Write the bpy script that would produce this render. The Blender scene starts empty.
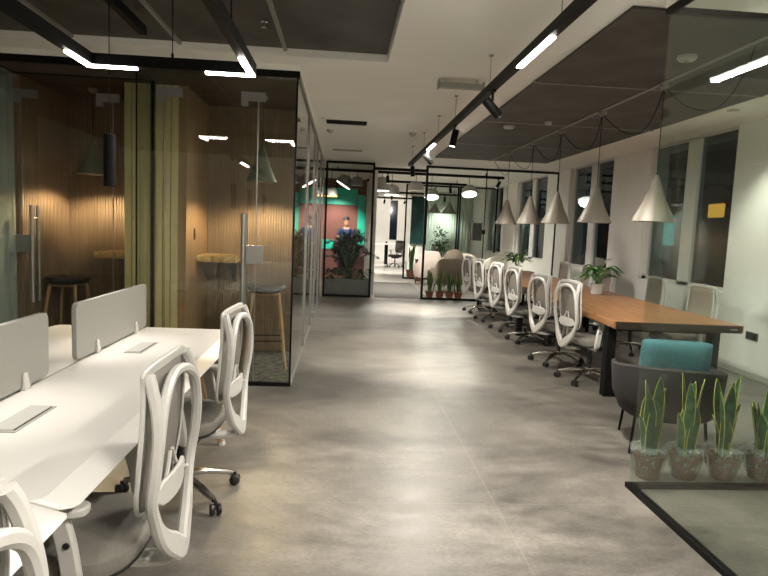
import bpy, bmesh, math, random
from mathutils import Vector, Matrix
random.seed(7)
PI = math.pi
sc = bpy.context.scene
COL = sc.collection

# ------------------------------------------------------------------ materials
def newmat(name):
    m = bpy.data.materials.new(name); m.use_nodes = True
    nt = m.node_tree; nt.nodes.clear()
    out = nt.nodes.new('ShaderNodeOutputMaterial')
    return m, nt, out

def pbr(name, col, rough=0.5, metal=0.0, spec=0.5, noise=0.0, nscale=20.0, bump=0.0, sheen=0.0, coat=0.0):
    m, nt, out = newmat(name)
    b = nt.nodes.new('ShaderNodeBsdfPrincipled')
    b.inputs['Base Color'].default_value = (*col, 1); b.inputs['Roughness'].default_value = rough
    b.inputs['Metallic'].default_value = metal; b.inputs['Specular IOR Level'].default_value = spec
    if sheen: b.inputs['Sheen Weight'].default_value = sheen
    if coat: b.inputs['Coat Weight'].default_value = coat
    nt.links.new(b.outputs[0], out.inputs[0])
    if noise or bump:
        tc = nt.nodes.new('ShaderNodeTexCoord'); n = nt.nodes.new('ShaderNodeTexNoise')
        n.inputs['Scale'].default_value = nscale; n.inputs['Detail'].default_value = 6
        nt.links.new(tc.outputs['Object'], n.inputs['Vector'])
        if noise:
            r = nt.nodes.new('ShaderNodeValToRGB')
            r.color_ramp.elements[0].position = .3; r.color_ramp.elements[1].position = .7
            r.color_ramp.elements[0].color = (*[c * (1 - noise) for c in col], 1)
            r.color_ramp.elements[1].color = (*[min(1, c * (1 + noise)) for c in col], 1)
            nt.links.new(n.outputs['Fac'], r.inputs[0]); nt.links.new(r.outputs[0], b.inputs['Base Color'])
        if bump:
            bp = nt.nodes.new('ShaderNodeBump'); bp.inputs['Strength'].default_value = bump; bp.inputs['Distance'].default_value = .01
            nt.links.new(n.outputs['Fac'], bp.inputs['Height']); nt.links.new(bp.outputs[0], b.inputs['Normal'])
    return m

def emit(name, col, strength):
    m, nt, out = newmat(name)
    e = nt.nodes.new('ShaderNodeEmission'); e.inputs[0].default_value = (*col, 1); e.inputs[1].default_value = strength
    nt.links.new(e.outputs[0], out.inputs[0]); return m

def glass(name, tint=(.955, .98, .965), f0=.03, rough=0.0, haze=0.0, hazecol=(.6, .65, .6)):
    m, nt, out = newmat(name); N = nt.nodes; L = nt.links
    geo = N.new('ShaderNodeNewGeometry')
    dot = N.new('ShaderNodeVectorMath'); dot.operation = 'DOT_PRODUCT'
    L.new(geo.outputs['Normal'], dot.inputs[0]); L.new(geo.outputs['Incoming'], dot.inputs[1])
    ab = N.new('ShaderNodeMath'); ab.operation = 'ABSOLUTE'; L.new(dot.outputs['Value'], ab.inputs[0])
    om = N.new('ShaderNodeMath'); om.operation = 'SUBTRACT'; om.inputs[0].default_value = 1; L.new(ab.outputs[0], om.inputs[1])
    pw = N.new('ShaderNodeMath'); pw.operation = 'POWER'; L.new(om.outputs[0], pw.inputs[0]); pw.inputs[1].default_value = 5
    ma = N.new('ShaderNodeMath'); ma.operation = 'MULTIPLY_ADD'; L.new(pw.outputs[0], ma.inputs[0])
    ma.inputs[1].default_value = 1 - f0; ma.inputs[2].default_value = f0
    tr = N.new('ShaderNodeBsdfTransparent'); tr.inputs[0].default_value = (*tint, 1)
    gl = N.new('ShaderNodeBsdfGlossy'); gl.inputs['Roughness'].default_value = rough; gl.inputs[0].default_value = (1, 1, 1, 1)
    base = tr.outputs[0]
    if haze:
        df = N.new('ShaderNodeBsdfDiffuse'); df.inputs[0].default_value = (*hazecol, 1)
        mh = N.new('ShaderNodeMixShader'); mh.inputs[0].default_value = haze
        L.new(tr.outputs[0], mh.inputs[1]); L.new(df.outputs[0], mh.inputs[2]); base = mh.outputs[0]
    mx = N.new('ShaderNodeMixShader'); L.new(ma.outputs[0], mx.inputs[0]); L.new(base, mx.inputs[1]); L.new(gl.outputs[0], mx.inputs[2])
    L.new(mx.outputs[0], out.inputs[0]); return m

def mesh_fabric(name, col, see=.25, scale=260):
    m, nt, out = newmat(name); N = nt.nodes; L = nt.links
    tr = N.new('ShaderNodeBsdfTransparent'); b = N.new('ShaderNodeBsdfPrincipled')
    b.inputs['Base Color'].default_value = (*col, 1); b.inputs['Roughness'].default_value = .8
    tc = N.new('ShaderNodeTexCoord'); w = N.new('ShaderNodeTexWave'); w.bands_direction = 'Z'; w.inputs['Scale'].default_value = scale
    L.new(tc.outputs['Object'], w.inputs['Vector'])
    mp = N.new('ShaderNodeMapRange'); mp.inputs[3].default_value = see * .4; mp.inputs[4].default_value = see * 1.6
    L.new(w.outputs['Fac'], mp.inputs[0])
    mx = N.new('ShaderNodeMixShader'); L.new(mp.outputs[0], mx.inputs[0]); L.new(b.outputs[0], mx.inputs[1]); L.new(tr.outputs[0], mx.inputs[2])
    L.new(mx.outputs[0], out.inputs[0]); return m

def concrete():
    m, nt, out = newmat('polished_concrete'); N = nt.nodes; L = nt.links
    b = N.new('ShaderNodeBsdfPrincipled'); tc = N.new('ShaderNodeTexCoord')
    mp = N.new('ShaderNodeMapping'); mp.inputs['Scale'].default_value = (.75, 1.25, 1); L.new(tc.outputs['Object'], mp.inputs[0])
    n1 = N.new('ShaderNodeTexNoise'); n1.inputs['Scale'].default_value = .8; n1.inputs['Detail'].default_value = 9; n1.inputs['Roughness'].default_value = .62; n1.inputs['Distortion'].default_value = .6
    n2 = N.new('ShaderNodeTexNoise'); n2.inputs['Scale'].default_value = 7; n2.inputs['Detail'].default_value = 8; n2.inputs['Roughness'].default_value = .7
    n3 = N.new('ShaderNodeTexNoise'); n3.inputs['Scale'].default_value = 60; n3.inputs['Detail'].default_value = 3
    for n in (n1, n2, n3): L.new(mp.outputs[0], n.inputs['Vector'])
    a = N.new('ShaderNodeMix'); a.inputs['Factor'].default_value = .33; L.new(n1.outputs['Fac'], a.inputs[2]); L.new(n2.outputs['Fac'], a.inputs[3])
    a2 = N.new('ShaderNodeMix'); a2.inputs['Factor'].default_value = .12; L.new(a.outputs[0], a2.inputs[2]); L.new(n3.outputs['Fac'], a2.inputs[3])
    r = N.new('ShaderNodeValToRGB'); e = r.color_ramp.elements
    e[0].position = .40; e[0].color = (.068, .063, .055, 1); e[1].position = .61; e[1].color = (.245, .226, .198, 1)
    k = e.new(.5); k.color = (.142, .131, .114, 1)
    L.new(a2.outputs[0], r.inputs[0])
    # saw-cut joints
    br = N.new('ShaderNodeTexBrick'); br.offset = 0; br.inputs['Scale'].default_value = 1; br.inputs['Mortar Size'].default_value = .004
    br.inputs['Brick Width'].default_value = 3.1; br.inputs['Row Height'].default_value = 4.4; br.inputs['Mortar Smooth'].default_value = .3
    mp2 = N.new('ShaderNodeMapping'); mp2.inputs['Location'].default_value = (2.2, 1.3, 0); L.new(tc.outputs['Object'], mp2.inputs[0])
    br.inputs['Color1'].default_value = (0, 0, 0, 1); br.inputs['Color2'].default_value = (0, 0, 0, 1); br.inputs['Mortar'].default_value = (1, 1, 1, 1)
    L.new(mp2.outputs[0], br.inputs['Vector'])
    mm = N.new('ShaderNodeMix'); mm.data_type = 'RGBA'
    sc_ = N.new('ShaderNodeMath'); sc_.operation = 'MULTIPLY'; sc_.inputs[1].default_value = .11
    L.new(br.outputs['Color'], sc_.inputs[0]); L.new(sc_.outputs[0], mm.inputs['Factor'])
    L.new(r.outputs[0], mm.inputs[6]); mm.inputs[7].default_value = (.5, .47, .42, 1)
    L.new(mm.outputs[2], b.inputs['Base Color'])
    rr = N.new('ShaderNodeMapRange'); rr.inputs[1].default_value = .3; rr.inputs[2].default_value = .7; rr.inputs[3].default_value = .30; rr.inputs[4].default_value = .52
    L.new(n2.outputs['Fac'], rr.inputs[0]); L.new(rr.outputs[0], b.inputs['Roughness'])
    bp = N.new('ShaderNodeBump'); bp.inputs['Strength'].default_value = .08; bp.inputs['Distance'].default_value = .004
    L.new(n2.outputs['Fac'], bp.inputs['Height']); L.new(bp.outputs[0], b.inputs['Normal'])
    b.inputs['Specular IOR Level'].default_value = .5
    L.new(b.outputs[0], out.inputs[0]); return m

def wood(name, c0, c1, rough=.5, scale=(1, 12, 12), axis='X', dist=3.0):
    m, nt, out = newmat(name); N = nt.nodes; L = nt.links
    b = N.new('ShaderNodeBsdfPrincipled'); tc = N.new('ShaderNodeTexCoord'); mp = N.new('ShaderNodeMapping')
    mp.inputs['Scale'].default_value = scale; L.new(tc.outputs['Object'], mp.inputs[0])
    n = N.new('ShaderNodeTexNoise'); n.inputs['Scale'].default_value = 2.2; n.inputs['Detail'].default_value = 8; n.inputs['Distortion'].default_value = dist * .3; n.inputs['Roughness'].default_value = .65
    L.new(mp.outputs[0], n.inputs['Vector'])
    r = N.new('ShaderNodeValToRGB'); r.color_ramp.elements[0].position = .32; r.color_ramp.elements[1].position = .68
    r.color_ramp.elements[0].color = (*c0, 1); r.color_ramp.elements[1].color = (*c1, 1)
    L.new(n.outputs['Fac'], r.inputs[0]); L.new(r.outputs[0], b.inputs['Base Color']); b.inputs['Roughness'].default_value = rough
    L.new(b.outputs[0], out.inputs[0]); return m

def mesh_ceiling(name):
    m, nt, out = newmat(name); N = nt.nodes; L = nt.links
    b = N.new('ShaderNodeBsdfPrincipled'); tc = N.new('ShaderNodeTexCoord')
    w1 = N.new('ShaderNodeTexWave'); w1.bands_direction = 'X'; w1.inputs['Scale'].default_value = 22
    w2 = N.new('ShaderNodeTexWave'); w2.bands_direction = 'Y'; w2.inputs['Scale'].default_value = 22
    n = N.new('ShaderNodeTexNoise'); n.inputs['Scale'].default_value = 2.5; n.inputs['Detail'].default_value = 4
    for q in (w1, w2, n): L.new(tc.outputs['Object'], q.inputs['Vector'])
    mu = N.new('ShaderNodeMath'); mu.operation = 'MULTIPLY'; L.new(w1.outputs['Fac'], mu.inputs[0]); L.new(w2.outputs['Fac'], mu.inputs[1])
    ad = N.new('ShaderNodeMath'); ad.operation = 'MULTIPLY_ADD'; L.new(mu.outputs[0], ad.inputs[0]); ad.inputs[1].default_value = .35; L.new(n.outputs['Fac'], ad.inputs[2])
    r = N.new('ShaderNodeValToRGB'); r.color_ramp.elements[0].position = .3; r.color_ramp.elements[1].position = 1
    r.color_ramp.elements[0].color = (.042, .038, .033, 1); r.color_ramp.elements[1].color = (.125, .115, .1, 1)
    L.new(ad.outputs[0], r.inputs[0]); L.new(r.outputs[0], b.inputs['Base Color']); b.inputs['Roughness'].default_value = .6; b.inputs['Metallic'].default_value = .2
    L.new(b.outputs[0], out.inputs[0]); return m

def carpet():
    m, nt, out = newmat('patterned_carpet'); N = nt.nodes; L = nt.links
    b = N.new('ShaderNodeBsdfPrincipled'); tc = N.new('ShaderNodeTexCoord'); mp = N.new('ShaderNodeMapping'); mp.inputs['Scale'].default_value = (6, 22, 1)
    n = N.new('ShaderNodeTexNoise'); n.inputs['Scale'].default_value = 2; n.inputs['Detail'].default_value = 3
    L.new(tc.outputs['Object'], mp.inputs[0]); L.new(mp.outputs[0], n.inputs['Vector'])
    r = N.new('ShaderNodeValToRGB'); r.color_ramp.elements[0].position = .45; r.color_ramp.elements[1].position = .58
    r.color_ramp.elements[0].color = (.03, .028, .026, 1); r.color_ramp.elements[1].color = (.16, .15, .135, 1)
    L.new(n.outputs['Fac'], r.inputs[0]); L.new(r.outputs[0], b.inputs['Base Color']); b.inputs['Roughness'].default_value = 1
    L.new(b.outputs[0], out.inputs[0]); return m

M = {}
M['floor'] = concrete()
M['white_wall'] = pbr('white_wall', (.74, .72, .68), .75, noise=.03, nscale=3)
M['ceiling'] = pbr('white_ceiling', (.90, .88, .82), .85, noise=.02, nscale=2)
M['mesh_panel'] = mesh_ceiling('dark_metal_mesh')
M['grey_bar'] = pbr('grey_bar', (.25, .235, .21), .5)
M['lid_grey'] = pbr('lid_grey', (.42, .42, .40), .4)
M['white_tile'] = pbr('white_polished_tile', (.62, .60, .56), .22, noise=.05, nscale=2)
M['black'] = pbr('black_metal', (.006, .006, .006), .5, 0, .12)
M['black_plastic'] = pbr('black_plastic', (.014, .014, .015), .35)
M['white_plastic'] = pbr('white_plastic', (.50, .488, .46), .38)
M['white_matte'] = pbr('white_laminate', (.62, .605, .575), .38)
M['seat_grey'] = pbr('grey_fabric', (.165, .155, .135), .9, noise=.12, nscale=150)
M['back_mesh'] = mesh_fabric('back_mesh_fabric', (.21, .195, .17), .22)
M['back_mesh_tan'] = mesh_fabric('back_mesh_fabric_tan', (.30, .25, .20), .22)
M['chrome'] = pbr('polished_metal', (.62, .60, .57), .18, 1.0)
M['steel'] = pbr('brushed_steel', (.36, .35, .33), .42, 1.0)
M['glass'] = glass('clear_glass')
M['glass_green'] = glass('greenish_glass', (.94, .97, .95), .02)
M['glass_dark'] = glass('booth_glass', (.93, .945, .90), .05)
M['glass_frost'] = glass('frosted_green_glass', (.8, .86, .82), .05, 0, .35, (.42, .5, .44))
M['screen_glass'] = glass('coated_clear_glass', (.96, .98, .97), .010)
M['window_glass'] = glass('window_glass', (.6, .66, .66), .02)
M['table_wood'] = wood('orange_table_wood', (.17, .075, .03), (.42, .205, .082), .38, (14, 1.2, 14))
M['table_edge'] = wood('table_edge_wood', (.012, .008, .006), (.032, .021, .014), .5, (3, 3, 3))
M['oak'] = wood('oak_legs', (.36, .235, .135), (.50, .34, .20), .5, (8, 8, 1))
M['slat_wood'] = wood('fluted_wood', (.19, .13, .083), (.28, .198, .132), .5, (10, 10, .6))
M['slat_pale'] = wood('pale_wood_boards', (.5, .43, .23), (.62, .54, .31), .5, (6, 6, .4))
M['brown_panel'] = wood('brown_wood_panel', (.23, .145, .078), (.32, .205, .115), .5, (8, 8, .5))
M['live_edge'] = wood('live_edge_wood', (.42, .26, .08), (.72, .52, .22), .45, (3, 6, 8))
M['dark_ceiling'] = pbr('booth_ceiling', (.07, .055, .042), .8)
M['carpet'] = carpet()
M['grey_carpet'] = pbr('grey_carpet', (.085, .08, .075), .95, noise=.2, nscale=40)
M['screen'] = pbr('grey_screen_fabric', (.27, .265, .24), .55, noise=.05, nscale=200)
M['shade'] = pbr('taupe_lampshade', (.235, .21, .17), .45)
M['shade_in'] = pbr('lampshade_inside', (.8, .76, .66), .5)
M['green_shade'] = pbr('green_lampshade', (.10, .115, .085), .5)
M['grey_shade'] = pbr('grey_felt_shade', (.30, .29, .27), .8)
M['arm_grey'] = pbr('charcoal_upholstery', (.026, .024, .024), .85, noise=.15, nscale=90)
M['teal'] = pbr('teal_cushion', (.055, .165, .195), .9, noise=.15, nscale=60)
M['leaf'] = pbr('leaf_green', (.03, .10, .018), .5, 0, .3, noise=.4, nscale=25)
M['leaf_light'] = pbr('leaf_light_green', (.13, .24, .045), .45, noise=.3, nscale=25)
M['leaf_dark'] = pbr('leaf_dark_green', (.012, .042, .014), .6, 0, .2, noise=.4, nscale=20)
M['leaf_snake'] = pbr('snake_leaf_green', (.032, .09, .036), .45, noise=.55, nscale=28)
M['leaf_margin'] = pbr('snake_leaf_margin', (.48, .50, .10), .45)
M['terracotta'] = pbr('terracotta', (.30, .10, .055), .7, noise=.15, nscale=30)
M['terracotta_dull'] = pbr('terracotta_dull', (.22, .085, .055), .7, noise=.2, nscale=30)
M['soil'] = pbr('soil', (.03, .02, .013), .95)
M['petal'] = pbr('white_petal', (.85, .85, .78), .5)
M['planter'] = pbr('grey_planter', (.13, .127, .12), .45, .4, noise=.15, nscale=4)
M['stool_seat'] = pbr('black_stool_seat', (.012, .012, .014), .5)
M['outlet'] = pbr('dark_outlet', (.06, .06, .055), .4)
M['pink'] = pbr('dusty_pink_wall', (.24, .095, .075), .8, noise=.1, nscale=1.5)
M['teal_glow'] = pbr('teal_glow_paint', (.03, .66, .48), .4)  # strong teal colour stands in for the LED-lit glow of the panels
M['brown_sofa'] = pbr('taupe_upholstery', (.16, .125, .095), .9)
M['pale_sofa'] = pbr('pale_pink_upholstery', (.60, .50, .45), .85)
M['cream_sofa'] = pbr('cream_upholstery', (.75, .70, .60), .8)
M['curtain'] = pbr('pale_sheer_curtain', (.55, .64, .57), .8)
M['dark_teal_glass'] = pbr('dark_teal_window', (.01, .05, .05), .1)
M['navy_glass'] = pbr('navy_window', (.008, .012, .025), .1)
M['walnut'] = pbr('walnut', (.075, .033, .02), .5)
M['skin'] = pbr('skin', (.45, .25, .17), .6)
M['shirt'] = pbr('navy_shirt', (.025, .045, .12), .9)
M['hair'] = pbr('black_hair', (.012, .010, .009), .7)
M['trousers'] = pbr('dark_trousers', (.02, .02, .024), .9)
M['vent_grey'] = pbr('vent_grey', (.33, .33, .29), .5)
M['facade'] = pbr('night_facade', (.03, .03, .035), .8)
M['teal_reflection'] = emit('reflected_teal_glow', (.05, .45, .42), .5)  # glow for the added patches that imitate reflections in the window panes
M['orange_reflection'] = emit('reflected_orange_glow', (1, .45, .06), .9)
WARM = (1.0, .935, .835)
M['led'] = emit('led_diffuser', (1, .95, .85), 16)
M['lens'] = emit('spot_lens', (1, .93, .8), 8)
M['disc'] = emit('lamp_disc', (1, .94, .84), 3.5)
M['amber'] = emit('amber_lamp', (1, .5, .1), 3)
def wrap_mat():
    m, nt, out = newmat('clear_plastic_wrap'); N = nt.nodes; L = nt.links
    tr = N.new('ShaderNodeBsdfTransparent'); tr.inputs[0].default_value = (.86, .9, .88, 1)
    gl = N.new('ShaderNodeBsdfPrincipled'); gl.inputs['Base Color'].default_value = (.6, .64, .62, 1); gl.inputs['Roughness'].default_value = .18
    tc = N.new('ShaderNodeTexCoord'); n = N.new('ShaderNodeTexNoise'); n.inputs['Scale'].default_value = 20; n.inputs['Detail'].default_value = 4; n.inputs['Distortion'].default_value = 2
    L.new(tc.outputs['Object'], n.inputs['Vector'])
    mp = N.new('ShaderNodeMapRange'); mp.inputs[1].default_value = .42; mp.inputs[2].default_value = .65; mp.inputs[3].default_value = .12; mp.inputs[4].default_value = .42
    L.new(n.outputs['Fac'], mp.inputs[0])
    bp = N.new('ShaderNodeBump'); bp.inputs['Strength'].default_value = .9; bp.inputs['Distance'].default_value = .02
    L.new(n.outputs['Fac'], bp.inputs['Height']); L.new(bp.outputs[0], gl.inputs['Normal'])
    mx = N.new('ShaderNodeMixShader'); L.new(mp.outputs[0], mx.inputs[0]); L.new(tr.outputs[0], mx.inputs[1]); L.new(gl.outputs[0], mx.inputs[2])
    L.new(mx.outputs[0], out.inputs[0]); return m
M['wrap'] = wrap_mat()

# ------------------------------------------------------------------ mesh builder
def catmull(P, n=6, closed=False):
    P = [Vector(p) for p in P]; out = []; N = len(P)
    rng = range(N) if closed else range(N - 1)
    for i in rng:
        if closed: a, b, c, d = P[(i - 1) % N], P[i], P[(i + 1) % N], P[(i + 2) % N]
        else: a, b, c, d = P[max(i - 1, 0)], P[i], P[i + 1], P[min(i + 2, N - 1)]
        for k in range(n):
            t = k / n
            out.append(.5 * ((2 * b) + (c - a) * t + (2 * a - 5 * b + 4 * c - d) * t * t + (3 * b - a - 3 * c + d) * t ** 3))
    if not closed: out.append(P[-1])
    return out

class MB:
    def __init__(s): s.v = []; s.f = []; s.mi = []; s.cur = 0
    def face(s, idx): s.f.append(tuple(idx)); s.mi.append(s.cur)
    def box(s, x0, y0, z0, x1, y1, z1):
        if x0 > x1: x0, x1 = x1, x0
        if y0 > y1: y0, y1 = y1, y0
        if z0 > z1: z0, z1 = z1, z0
        b = len(s.v)
        s.v += [Vector(p) for p in ((x0, y0, z0), (x1, y0, z0), (x1, y1, z0), (x0, y1, z0), (x0, y0, z1), (x1, y0, z1), (x1, y1, z1), (x0, y1, z1))]
        for q in ((0, 3, 2, 1), (4, 5, 6, 7), (0, 1, 5, 4), (1, 2, 6, 5), (2, 3, 7, 6), (3, 0, 4, 7)): s.face([b + i for i in q])
        return s
    def cbox(s, c, d): return s.box(c[0] - d[0] / 2, c[1] - d[1] / 2, c[2] - d[2] / 2, c[0] + d[0] / 2, c[1] + d[1] / 2, c[2] + d[2] / 2)
    def rings(s, R, closed=False, cap=True):
        b = len(s.v); n = len(R[0])
        for r in R: s.v += [Vector(p) for p in r]
        m = len(R)
        for i in range(m if closed else m - 1):
            for j in range(n):
                k = (i + 1) % m
                s.face((b + i * n + j, b + i * n + (j + 1) % n, b + k * n + (j + 1) % n, b + k * n + j))
        if cap and not closed:
            s.face([b + j for j in range(n)][::-1]); s.face([b + (m - 1) * n + j for j in range(n)])
        return s
    def cyl(s, p0, p1, r0, r1=None, n=16):
        if r1 is None: r1 = r0
        return s.tube([p0, p1], [r0, r1], n)
    def tube(s, P, r, n=8, closed=False):
        P = [Vector(p) for p in P]
        if not isinstance(r, (list, tuple)): r = [r] * len(P)
        R = []; up = None
        for i, p in enumerate(P):
            a = P[(i - 1) % len(P)] if (closed or i > 0) else p; c = P[(i + 1) % len(P)] if (closed or i < len(P) - 1) else p
            t = (c - a).normalized()
            if up is None:
                up = Vector((0, 0, 1)) if abs(t.z) < .9 else Vector((1, 0, 0))
            x = t.cross(up)
            if x.length < 1e-5: x = t.orthogonal()
            x.normalize(); up = x.cross(t).normalized()
            R.append([p + (x * math.cos(2 * PI * j / n) + up * math.sin(2 * PI * j / n)) * r[i] for j in range(n)])
        return s.rings(R, closed)
    def sweep(s, P, w, t, nrm, closed=False):
        """rounded-rectangle section; w across (in the plane), t along nrm"""
        P = [Vector(p) for p in P]; N = len(P)
        if not isinstance(w, (list, tuple)): w = [w] * N
        R = []
        for i, p in enumerate(P):
            a = P[(i - 1) % N] if (closed or i > 0) else p; c = P[(i + 1) % N] if (closed or i < N - 1) else p
            tg = (c - a).normalized(); nn = Vector(nrm); nn = (nn - tg * nn.dot(tg)).normalized(); bi = tg.cross(nn)
            hw, ht = w[i] / 2, t / 2; q = min(hw, ht) * .55
            sec = [(-hw, -ht + q), (-hw + q, -ht), (hw - q, -ht), (hw, -ht + q), (hw, ht - q), (hw - q, ht), (-hw + q, ht), (-hw, ht - q)]
            R.append([p + bi * u + nn * v for u, v in sec])
        return s.rings(R, closed)
    def lathe(s, prof, c=(0, 0, 0), n=24, jit=0.0):
        R = []
        for r, z in prof:
            R.append([Vector((c[0] + (r * (1 + random.uniform(-jit, jit))) * math.cos(2 * PI * j / n), c[1] + (r * (1 + random.uniform(-jit, jit))) * math.sin(2 * PI * j / n), c[2] + z)) for j in range(n)])
        return s.rings(R, cap=True)
    def prism(s, poly, h0, h1, axis='z'):
        def mp(u, v, h): return Vector((u, v, h)) if axis == 'z' else (Vector((u, h, v)) if axis == 'y' else Vector((h, u, v)))
        return s.rings([[mp(u, v, h0) for u, v in poly], [mp(u, v, h1) for u, v in poly]])
    def blade(s, P, w, side, fold=.15, margin=0, th=0.0):
        """leaf: strip along P with half-widths w, V-folded; margin = fraction of the width that takes material 1"""
        P = [Vector(p) for p in P]; N = len(P); b = len(s.v); side = Vector(side).normalized()
        us = (-1, -(1 - margin), 0, (1 - margin), 1) if margin else (-1, 0, 1)
        for i, p in enumerate(P):
            a = P[max(i - 1, 0)]; c = P[min(i + 1, N - 1)]; tg = (c - a).normalized()
            sd = (side - tg * side.dot(tg)).normalized(); nn = tg.cross(sd)
            for u in us: s.v.append(p + sd * u * w[i] + nn * abs(u) * fold * w[i])
        k = len(us)
        for i in range(N - 1):
            for j in range(k - 1):
                keep = s.cur
                if margin and j in (0, k - 2): s.cur = 1
                s.face((b + i * k + j, b + i * k + j + 1, b + (i + 1) * k + j + 1, b + (i + 1) * k + j)); s.cur = keep
        return s
    def sphere(s, c, r, n=16, m=10, zs=1.0, z0=-1):
        R = []
        for i in range(m + 1):
            th = -PI / 2 + PI * i / m
            if math.sin(th) < z0: continue
            rr = max(1e-4, math.cos(th)) * r
            R.append([Vector((c[0] + rr * math.cos(2 * PI * j / n), c[1] + rr * math.sin(2 * PI * j / n), c[2] + math.sin(th) * r * zs)) for j in range(n)])
        return s.rings(R)
    def rot(s, ang, axis='Z', piv=(0, 0, 0), start=0):
        Mx = Matrix.Translation(piv) @ Matrix.Rotation(ang, 4, axis) @ Matrix.Translation(-Vector(piv))
        for i in range(start, len(s.v)): s.v[i] = Mx @ s.v[i]
        return s
    def build(s, name, mat, parent=None, org=None, smooth=True, bevel=0, sub=0, solid=0, seg=2, angle=40):
        me = bpy.data.meshes.new(name)
        o3 = Vector(org) if org is not None else Vector((0, 0, 0))
        me.from_pydata([v - o3 for v in s.v], [], s.f)
        mats = mat if isinstance(mat, (list, tuple)) else [mat]
        for m in mats: me.materials.append(m)
        if len(mats) > 1: me.polygons.foreach_set('material_index', s.mi)
        bm = bmesh.new(); bm.from_mesh(me); bmesh.ops.recalc_face_normals(bm, faces=bm.faces); bm.to_mesh(me); bm.free()
        if smooth:
            me.polygons.foreach_set('use_smooth', [True] * len(me.polygons)); me.set_sharp_from_angle(angle=math.radians(angle))
        o = bpy.data.objects.new(name, me); COL.objects.link(o)
        if parent is not None: o.parent = parent
        elif org is not None: o.location = o3
        if sub:
            md = o.modifiers.new('s', 'SUBSURF'); md.levels = sub; md.render_levels = sub
        if solid:
            md = o.modifiers.new('t', 'SOLIDIFY'); md.thickness = solid; md.offset = 0
        if bevel:
            md = o.modifiers.new('b', 'BEVEL'); md.width = bevel; md.segments = seg; md.limit_method = 'ANGLE'; md.angle_limit = math.radians(40)
        return o

def box(*a): return MB().box(*a)
def tag(o, label=None, cat=None, group=None, kind=None):
    if label: o['label'] = label
    if cat: o['category'] = cat
    if group: o['group'] = group
    if kind: o['kind'] = kind
    return o
def thing(name, label, cat, loc=(0, 0, 0), rz=0, group=None):
    o = bpy.data.objects.new(name, None); COL.objects.link(o); o.empty_display_size = .05
    o.location = loc; o.rotation_euler = (0, 0, rz); return tag(o, label, cat, group)
def struct(o): o['kind'] = 'structure'; return o
def dup(o, parent=None):
    c = o.copy(); COL.objects.link(c)
    if parent is not None: c.parent = parent
    for ch in list(o.children): dup(ch, c)
    return c
def place(o, loc, rz=0, label=None, sz=None):
    o.location = loc; o.rotation_euler = (0, 0, rz)
    if label: o['label'] = label
    if sz: o.scale = (1, 1, sz)
    return o
def light(kind, loc, energy, aim=None, size=.1, spot=50, blend=.6, col=WARM, name='lamp_light', sizey=None):
    l = bpy.data.lights.new(name, kind); l.energy = energy; l.color = col
    if kind == 'SPOT': l.spot_size = math.radians(spot); l.spot_blend = blend; l.shadow_soft_size = size
    elif kind == 'POINT': l.shadow_soft_size = size
    elif kind == 'AREA':
        l.size = size
        if sizey: l.shape = 'RECTANGLE'; l.size_y = sizey
    o = bpy.data.objects.new(name, l); COL.objects.link(o); o.location = loc
    d = (Vector(aim) - Vector(loc)) if aim is not None else Vector((0, 0, -1))
    o.rotation_euler = d.to_track_quat('-Z', 'Y').to_euler(); return o

ZC = 2.90      # ceiling
XW = 4.65      # window wall
YB, YF, XL = -4.2, 28.0, -7.0

# ------------------------------------------------------------------ shell
struct(box(XL, YB, -.1, XW + .6, YF, 0).build('floor', M['floor'], smooth=False))
RX0, RX1, RY0, RY1 = -4.6, .33, -2.4, 5.14
c = MB(); zt = 3.15
c.box(XL, YB, ZC, RX0, YF, zt); c.box(RX1, YB, ZC, XW + .6, YF, zt); c.box(RX0, YB, ZC, RX1, RY0, zt); c.box(RX0, RY1, ZC, RX1, YF, zt)
c.box(RX0, RY0, ZC + .09, RX1, RY1, zt)
struct(c.build('ceiling', M['ceiling'], smooth=False))
# window wall with openings (near jamb, far jamb)
WZ0, WZ1 = .90, 2.895
WIN = [(6.86, 8.95), (10.1, 12.08), (13.43, 15.8), (17.2, 19.2)]
w = MB(); X0, X1 = XW, XW + .35
w.box(X0, YB, 0, X1, YF, WZ0); w.box(X0, YB, WZ1, X1, YF, ZC)
ys = [YB] + [q for a in WIN for q in a] + [YF]
for i in range(0, len(ys), 2): w.box(X0, ys[i], WZ0, X1, ys[i + 1], WZ1)
struct(w.build('wall_right', M['white_wall'], smooth=False))
struct(box(XW - .012, YB, 0, XW, YF, .07).build('baseboard_right', M['white_wall'], smooth=False))
for i, (a, b) in enumerate(WIN):
    mid0, mid1 = a + (b - a) * .405, a + (b - a) * .535
    f = MB(); xg = XW + .1
    f.box(xg - .02, a, WZ0, xg + .06, a + .02, WZ1); f.box(xg - .04, b - .12, WZ0, xg + .06, b, WZ1)
    f.box(xg - .04, mid0, WZ0, xg + .06, mid1, WZ1)
    f.box(xg - .04, a, WZ0, xg + .06, b, WZ0 + .05); f.box(xg - .04, a, WZ1 - .015, xg + .06, b, WZ1)
    wf = struct(f.build('window_%d' % (i + 1), M['white_matte'], smooth=False, org=(xg, (a + b) / 2, WZ0)))
    o = Vector((xg, (a + b) / 2, WZ0))
    for (p, q) in ((a + .02, mid0), (mid1, b - .12)):
        MB().box(xg + .0, p, WZ0 + .05, xg + .012, q, WZ1 - .015).build('window_pane', M['window_glass'], wf, org=o, smooth=False)
struct(box(XL, YB - .15, 0, XW + .6, YB, zt).build('wall_back', M['white_wall'], smooth=False))
struct(box(XL - .15, YB, 0, XL, YF, zt).build('wall_left', M['white_wall'], smooth=False))
struct(box(XL, YF, 0, XW + .6, YF + .15, zt).build('wall_far', M['white_wall'], smooth=False))

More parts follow.
